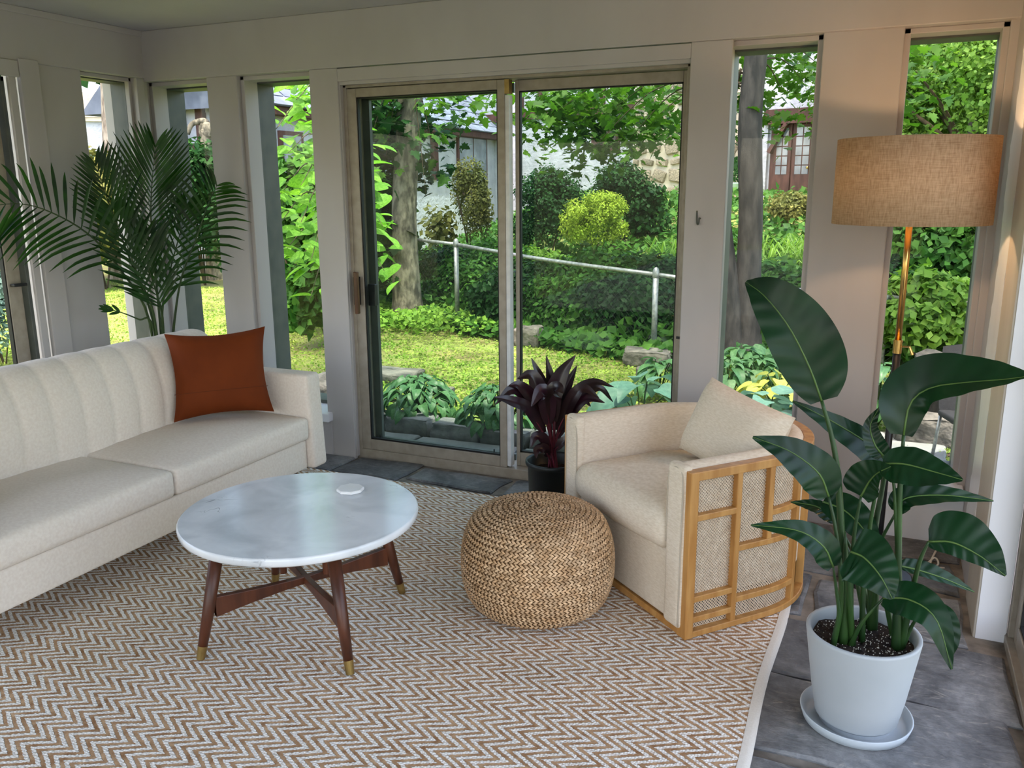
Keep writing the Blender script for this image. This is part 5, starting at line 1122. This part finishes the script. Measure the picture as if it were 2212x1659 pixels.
# ---- left side: rough trunk, hedge, spruce, small trunk with a knot
c = onz(262, 600, -.05); o = thing('tree', 'rough barked tree trunk seen through the narrow left window', 'tree', c); D = math.hypot(c[0], c[1])
obj('trunk', trunk([(0, 0, -.2), at(258, 480, D)-c, at(246, 330, D)-c, at(240, 190, D)-c, at(232, 60, D)-c], [.24, .185, .175, .17, .16], 16), 'bark_rough', o, smooth=True); crown(o, (0, 0, 6.5), (2.6, 2.6, 1.6), 2600, .18, 'maple_mass')
c = onz(462, 598, -.05); o = thing('tree', 'small pale trunk with a knot seen through the corner window', 'tree', c); D = math.hypot(c[0], c[1])
obj('trunk', trunk([(0, 0, -.2), at(455, 480, D)-c, at(448, 380, D)-c, at(446, 280, D)-c], [.15, .115, .105, .11], 14), 'bark_pale', o, smooth=True)
obj('branch', trunk([at(446, 275, D)-c, at(440, 262, D)-c, at(415, 268, D)-c, at(405, 290, D)-c], [.1, .06, .045, .04], 10), 'bark_pale', o, smooth=True)
obj('burl', stone_mesh(.13, .12, .14, 3, .7), 'bark_pale', o, smooth=True, loc=tuple(at(448, 282, D)-c)); crown(o, (-.6, .6, 3.9), (1.4, 1.3, .9), 2200, .14, 'mid_mass')
for px, D, r, m, lab, n_ in ((205, 15.5, (1.2, .9, 1.25), 'olive_mass', 'tall yellow-green hedge shrub seen through the narrow left window', 3200), (150, 16.5, (1.6, 1., 1.3), 'mid_mass', 'green hedge behind the yellow-green shrub', 2600), (425, 15.6, (1.0, .8, 1.35), 'dark_mass', 'dark evergreen behind the small knotted trunk', 4200), (30, 16, (1.5, 1, 1.0), 'olive_mass', 'pale dry shrub across the lawn by the left glass door', 2200)):
    p = at(px, 400, D); shrub('shrub', lab, (p[0], p[1], gz(p[0], p[1])), r, n_, .13, m, zc=r[2]*.9, asp=.3)
p = onz(18, 790, 0); D = math.hypot(p[0], p[1]); q = at(20, 740, D+.5); shrub('blue_spruce', 'low blue-green spruce outside the left glass door', (q[0]-.1, q[1], -.08), (.75, .6, .55), 4200, .06, 'blue_mass', zc=.45, asp=.2, lumps=26, lump=.3)
# ---- wicker patio chair outside the window behind the lamp
wc = thing('patio_chair', 'dark woven patio chair outside the rightmost window', 'chair', (.515, 5.2, -.05), rz=.35); wc.scale = (.74, .8, .72)
mat('wicker', (24, 24, 26), (44, 44, 46), 60, .7, .8, 160, stretch=(1, 1, 6), bdist=.003)
Bk = []
for i in range(13):
    v = i/12; Bk.append([(.21*u*(1-.25*v*v), .19+.16*v-.05*(1-u*u), .40+.50*v+.03*(1-u*u)*v) for u in np.linspace(-1, 1, 9)])
obj('backrest', G().grid(Bk), 'wicker', wc, smooth=True); o = obj('seat', soft_box(.22, .22, .025, .02, n=5), 'wicker', wc, smooth=True); o.location = (0, -.02, .40)
for x in (-.2, .2):
    for y in (-.2, .18): obj('leg', G().tube([(x, y, .39), (x*1.1, y*1.15, 0)], .013, 8), 'galvanized', wc, smooth=True)
    obj('arm', G().tube(bez([(x*1.1, -.2, .40), (x*1.15, -.2, .6), (x*1.15, .05, .63), (x, .24, .62)], 14), .012, 8), 'galvanized', wc, smooth=True)
q = onz(2000, 940, -.05)
o = tag(obj('stump', stone_mesh(.20, .16, .28, 11, .5, 6, .25), 'bark_grey', smooth=True, loc=(.40, 5.95, .12)), 'gnarled dark tree stump beside the patio chair', 'stump')
o = tag(obj('rock', stone_mesh(.20, .14, .12, 12, .5, 5, .2), 'rock', smooth=True, loc=(.28, 5.78, .0)), 'sloping tan rock against the gnarled stump', 'rock')
# ================================================================ neighbouring houses
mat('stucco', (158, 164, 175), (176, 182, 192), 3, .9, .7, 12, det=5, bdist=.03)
mat('timber', (58, 36, 32), (82, 54, 48), 6, .7, .4, 30, stretch=(2, 2, .5))
mat('roof_slate', (86, 94, 114), (110, 118, 138), 3, .6, .3, 20, rnd=.18)
mat('masonry', (176, 166, 150), (196, 186, 172), 6, .95, .6, 40)
mat('field_stone', (122, 112, 100), (182, 168, 150), 5, .9, .8, 30, rnd=.3, det=6, bdist=.015)
mat('red_brick', (150, 84, 66), (176, 104, 84), 8, .9, .5, 40)
mat('house_glass', (92, 104, 116), (128, 140, 152), 3, .08, spec=.8)
mat('dark_interior', (46, 42, 40), (70, 64, 60), 2, .6)
mat('celadon', (128, 158, 148), (150, 178, 168), 8, .3)
A0 = np.array([-10.5, 22.5]); FD = np.array([.956, -.295]); FNn = np.array([-.295, -.956]); HZ = 1.2
hs = thing('house', 'white stucco house with dark timbers, slate roof and stone chimney on the bank', 'building', (A0[0], A0[1], HZ))
def fp(s, off, z): p = FD*s+FNn*off; return (p[0], p[1], z)
def fbox(name, s0, s1, o0, o1, z0, z1, m, par=hs, **k):
    c = [fp(s0, o0, z0), fp(s1, o0, z0), fp(s1, o1, z0), fp(s0, o1, z0), fp(s0, o0, z1), fp(s1, o0, z1), fp(s1, o1, z1), fp(s0, o1, z1)]
    return obj(name, G().hexa(c), m, par, **k)
def s_of(px):                       # position along the facade seen at a pixel column
    d = ray(px, 400); q = np.array([d[0], d[1]]); mtx = np.array([[q[0], -FD[0]], [q[1], -FD[1]]]); r_ = np.linalg.solve(mtx, A0); return r_[1]
def z_of(px, py):
    s = s_of(px); p = A0+FD*s; d = ray(px, py); return CAM_H+d[2]*math.hypot(*p)/math.hypot(d[0], d[1])-HZ
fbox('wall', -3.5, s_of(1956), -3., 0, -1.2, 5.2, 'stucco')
zb0, zb1 = z_of(1110, 262), z_of(1110, 244)
fbox('beam', -.4, s_of(1385), 0, .06, zb0, zb1, 'timber')
for px in (1128, 1168, 1210, 1256, 1300, 1345): s = s_of(px); fbox('timber_post', s-.07, s+.07, 0, .06, zb1, 5.1, 'timber')
s0, s1 = s_of(1278), s_of(1338); w = fbox('window', s0, s1, 0, .05, z_of(1310, 330), z_of(1310, 270), 'timber')
for i in range(3):
    for j in range(3):
        a = s0+.08+(s1-s0-.16)*i/3; b = s0+.08+(s1-s0-.16)*(i+1)/3; zl = z_of(1310, 330)+.08; zh = z_of(1310, 270)-.08; fbox('pane', a+.02, b-.02, .045, .056, zl+(zh-zl)*j/3+.02, zl+(zh-zl)*(j+1)/3-.02, 'dark_interior', w)
# stone chimney
c0, c1 = s_of(1392), s_of(1606); chn = fbox('chimney', c0, c1, 0, .55, -1.0, 5.4, 'masonry')
sm = [stone_mesh(1, 1, 1, 40+i, .3, 3, .22).mesh('chimney_stone') for i in range(5)]
for me in sm: me.materials.append(M['field_stone']); me.polygons.foreach_set('use_smooth', [True]*len(me.polygons))
smb = stone_mesh(1, 1, 1, 50, .15, 3, .05).mesh('brick'); smb.materials.append(M['red_brick'])
ang = math.atan2(FD[1], FD[0]); z = .1; row = 0
while z < 4.2:
    h = .16+.2*rng.random(); s = c0+.02
    while s < c1-.1:
        w_ = .16+.36*rng.random()**1.4; br = rng.random() < .06; o = bpy.data.objects.new('brick' if br else 'chimney_stone', smb if br else sm[rng.integers(0, 5)]); COL.objects.link(o); o.parent = chn
        o.location = fp(min(s+w_/2, c1-.1), .55, z+h/2); o.scale = (w_/2*(.6+.3*rng.random()), .07, h/2*(.45 if br else .55+.35*rng.random())); o.rotation_euler = (0, rng.normal(0, .3), ang); s += w_+.03
    z += h+.03
# garden doors under a heavy beam
d0, d1 = s_of(1662), s_of(1812); zt, zd = z_of(1700, 252), 0.0
fbox('lintel', d0-.12, d1+.2, 0, .22, z_of(1700, 268), z_of(1700, 236), 'timber')
gd = fbox('door_frame', d0, d1+.1, -.02, .05, -.25, z_of(1700, 268), 'timber')
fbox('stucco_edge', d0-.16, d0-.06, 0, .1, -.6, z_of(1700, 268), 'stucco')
for k, (a, b) in enumerate(((1676, 1702), (1717, 1748), (1756, 1790))):
    sa, sb = s_of(a), s_of(b); zl, zh = z_of(1690, 378), z_of(1690, 276)
    lf = fbox('door_leaf', sa-.06, sb+.06, .045, .10, -.2, zh+.06, 'timber', gd)
    for i in range(2):
        for j in range(5):
            x0 = sa+(sb-sa)*i/2; x1 = sa+(sb-sa)*(i+1)/2; y0 = zl+(zh-zl)*j/5; y1 = zl+(zh-zl)*(j+1)/5
            fbox('pane', x0+.012, x1-.012, .098, .108, y0+.012, y1-.012, 'house_glass', lf)
p, q = fp(s_of(1664), .13, z_of(1670, 330)), fp(s_of(1698), .13, z_of(1700, 268)); obj('corner_brace', G().bar(p, q, .08, .2, (FNn[0], FNn[1], 0)), 'timber', gd)
obj('door_knob', G().lathe([(0, -.03), (.03, -.02), (.035, 0), (.03, .02), (0, .03)], 10), 'brass', gd, smooth=True, loc=fp(s_of(1747), .14, z_of(1747, 362)))
# wall lantern glow seen through the doors
# step of stone below the doors
fbox('terrace_step', s_of(1560), s_of(1660), .6, 1.5, -.45, -.02, 'field_stone')
# left wing with slate roof
wx = 0.0
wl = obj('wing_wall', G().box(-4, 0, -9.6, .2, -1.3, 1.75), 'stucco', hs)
def wz(px, py, X=A0[0]):
    d = ray(px, py); t = X/d[0]; return CAM_H+d[2]*t-HZ, d[1]*t-A0[1]
ze, ye = wz(1000, 282)
obj('eave_board', G().box(0, .28, -9.7, .3, ze-.16, ze), 'timber', hs)
for (pa, pb, ta, tb) in ((985, 1048, 292, 420),):
    y0, y1 = wz(pa, 300)[1], wz(pb, 300)[1]; z1_, z0_ = wz(1010, ta)[0], wz(1010, tb)[0]
    w = obj('window', G().box(0, .06, y0, y1, z0_, z1_), 'timber', hs)
    ym = (y0+y1)/2
    for a, b in ((y0+.07, ym-.03), (ym+.03, y1-.07)): obj('pane', G().box(.055, .066, a, b, z0_+.07, z1_-.07), 'house_glass', w)
yb = wz(936, 300)[1]; obj('timber_post', G().box(0, .08, yb-.16, yb+.1, wz(936, 388)[0], ze-.1), 'timber', hs)
for pa, pb in ((690, 700), (770, 850), (600, 650)):
    y0, y1 = wz(pa, 300)[1], wz(pb, 300)[1]; w = obj('window', G().box(0, .06, y0, y1, .2, 1.35), 'timber', hs); obj('pane', G().box(.055, .066, y0+.08, y1-.08, .28, 1.27), 'house_glass', w)
rf = obj('wing_roof', G().add([(.34, -9.9, ze-.02), (.34, .6, ze-.02), (-2.0, .6, ze+1.98), (-2.0, -9.9, ze+1.98), (-4.34, .6, ze-.02), (-4.34, -9.9, ze-.02)], [(0, 1, 2, 3), (3, 2, 4, 5), (0, 3, 5), (1, 4, 2)]), 'roof_slate', hs)
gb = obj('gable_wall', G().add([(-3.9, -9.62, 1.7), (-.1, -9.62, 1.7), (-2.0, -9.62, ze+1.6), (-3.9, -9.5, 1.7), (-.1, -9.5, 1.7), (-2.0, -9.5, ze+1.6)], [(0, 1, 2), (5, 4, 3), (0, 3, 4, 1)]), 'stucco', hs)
for x in np.arange(-3.6, -.2, .52): obj('timber_post', G().box(x-.09, x+.09, -9.70, -9.6, 1.1, ze+1.5-abs(x+2.0)*.86), 'timber', gb)
obj('beam', G().box(-4, 0, -9.72, -9.6, .95, 1.15), 'timber', gb)
sl = G().hexa([(0, 0, .012), (0, .40, .012), (-.32, .40, .012), (-.32, 0, .012), (0, 0, .04), (0, .40, .04), (-.32, .40, .02), (-.32, 0, .02)]).mesh('slate'); sl.materials.append(M['roof_slate'])
ra = math.atan2(2.0, 2.34)
for r_ in range(11):
    for c_ in range(25):
        y = -9.9+c_*.41+(.2 if r_ % 2 else 0)+rng.normal(0, .012); u = r_*.27
        o = bpy.data.objects.new('slate', sl); COL.objects.link(o); o.parent = rf; o.location = (.34-u*math.cos(ra), y, ze-.02+u*math.sin(ra)); o.rotation_euler = (rng.normal(0, .01), ra, 0)
# potted conifer on the terrace
c = np.array([*(A0+FD*s_of(1585)+FNn*1.0), HZ]); pc2 = thing('potted_conifer', 'small cone shaped conifer in a pale green pot on the terrace', 'plant', c)
zp = z_of(1585, 418); Dp = math.hypot(c[0], c[1])
base = at(1586, 421, Dp)-c
obj('pot', G().lathe([(0, 0), (.15, 0), (.22, .12), (.25, .22), (.27, .25), (.25, .26), (.22, .22), (0, .2)], 24), 'celadon', pc2, smooth=True, loc=tuple(base))
n = 1500; t = rng.random(n); a = rng.random(n)*6.28; rr = .2*(1-t)**.8+.02; Pn = np.column_stack([rr*np.cos(a), rr*np.sin(a), .26+.52*t])+base; V, Fc = leaf_cloud(Pn, np.column_stack([np.cos(a), np.sin(a), np.full(n, .4)]), .05, .25, .5)
f = fast('foliage', V, Fc, 'dark_mass', pc2); f['kind'] = 'stuff'; obj('stem', G().tube([base+[0, 0, .2], base+[0, 0, .6]], .015, 6), 'twig', pc2)
# white garden wall and long house across the street on the left
c = at(180, 330, 25); gw = thing('garden_wall', 'white garden wall beyond the hedge on the left', 'wall', (c[0], c[1], 0), rz=.62)
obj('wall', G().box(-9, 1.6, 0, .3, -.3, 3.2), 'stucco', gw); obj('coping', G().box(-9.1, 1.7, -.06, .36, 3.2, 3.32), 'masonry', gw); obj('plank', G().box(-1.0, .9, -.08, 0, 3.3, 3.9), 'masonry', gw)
p = at(60, 350, 30); o = thing('tree', 'dark tree above the white garden wall on the left', 'tree', (p[0], p[1], 0)); crown(o, (2, 0, 6), (6, 3, 3), 5000, .28, 'dark_mass'); obj('trunk', G().tube([(0, 0, -.2), (0, 0, 5)], [.25, .15], 10), 'bark_grey', o, smooth=True)
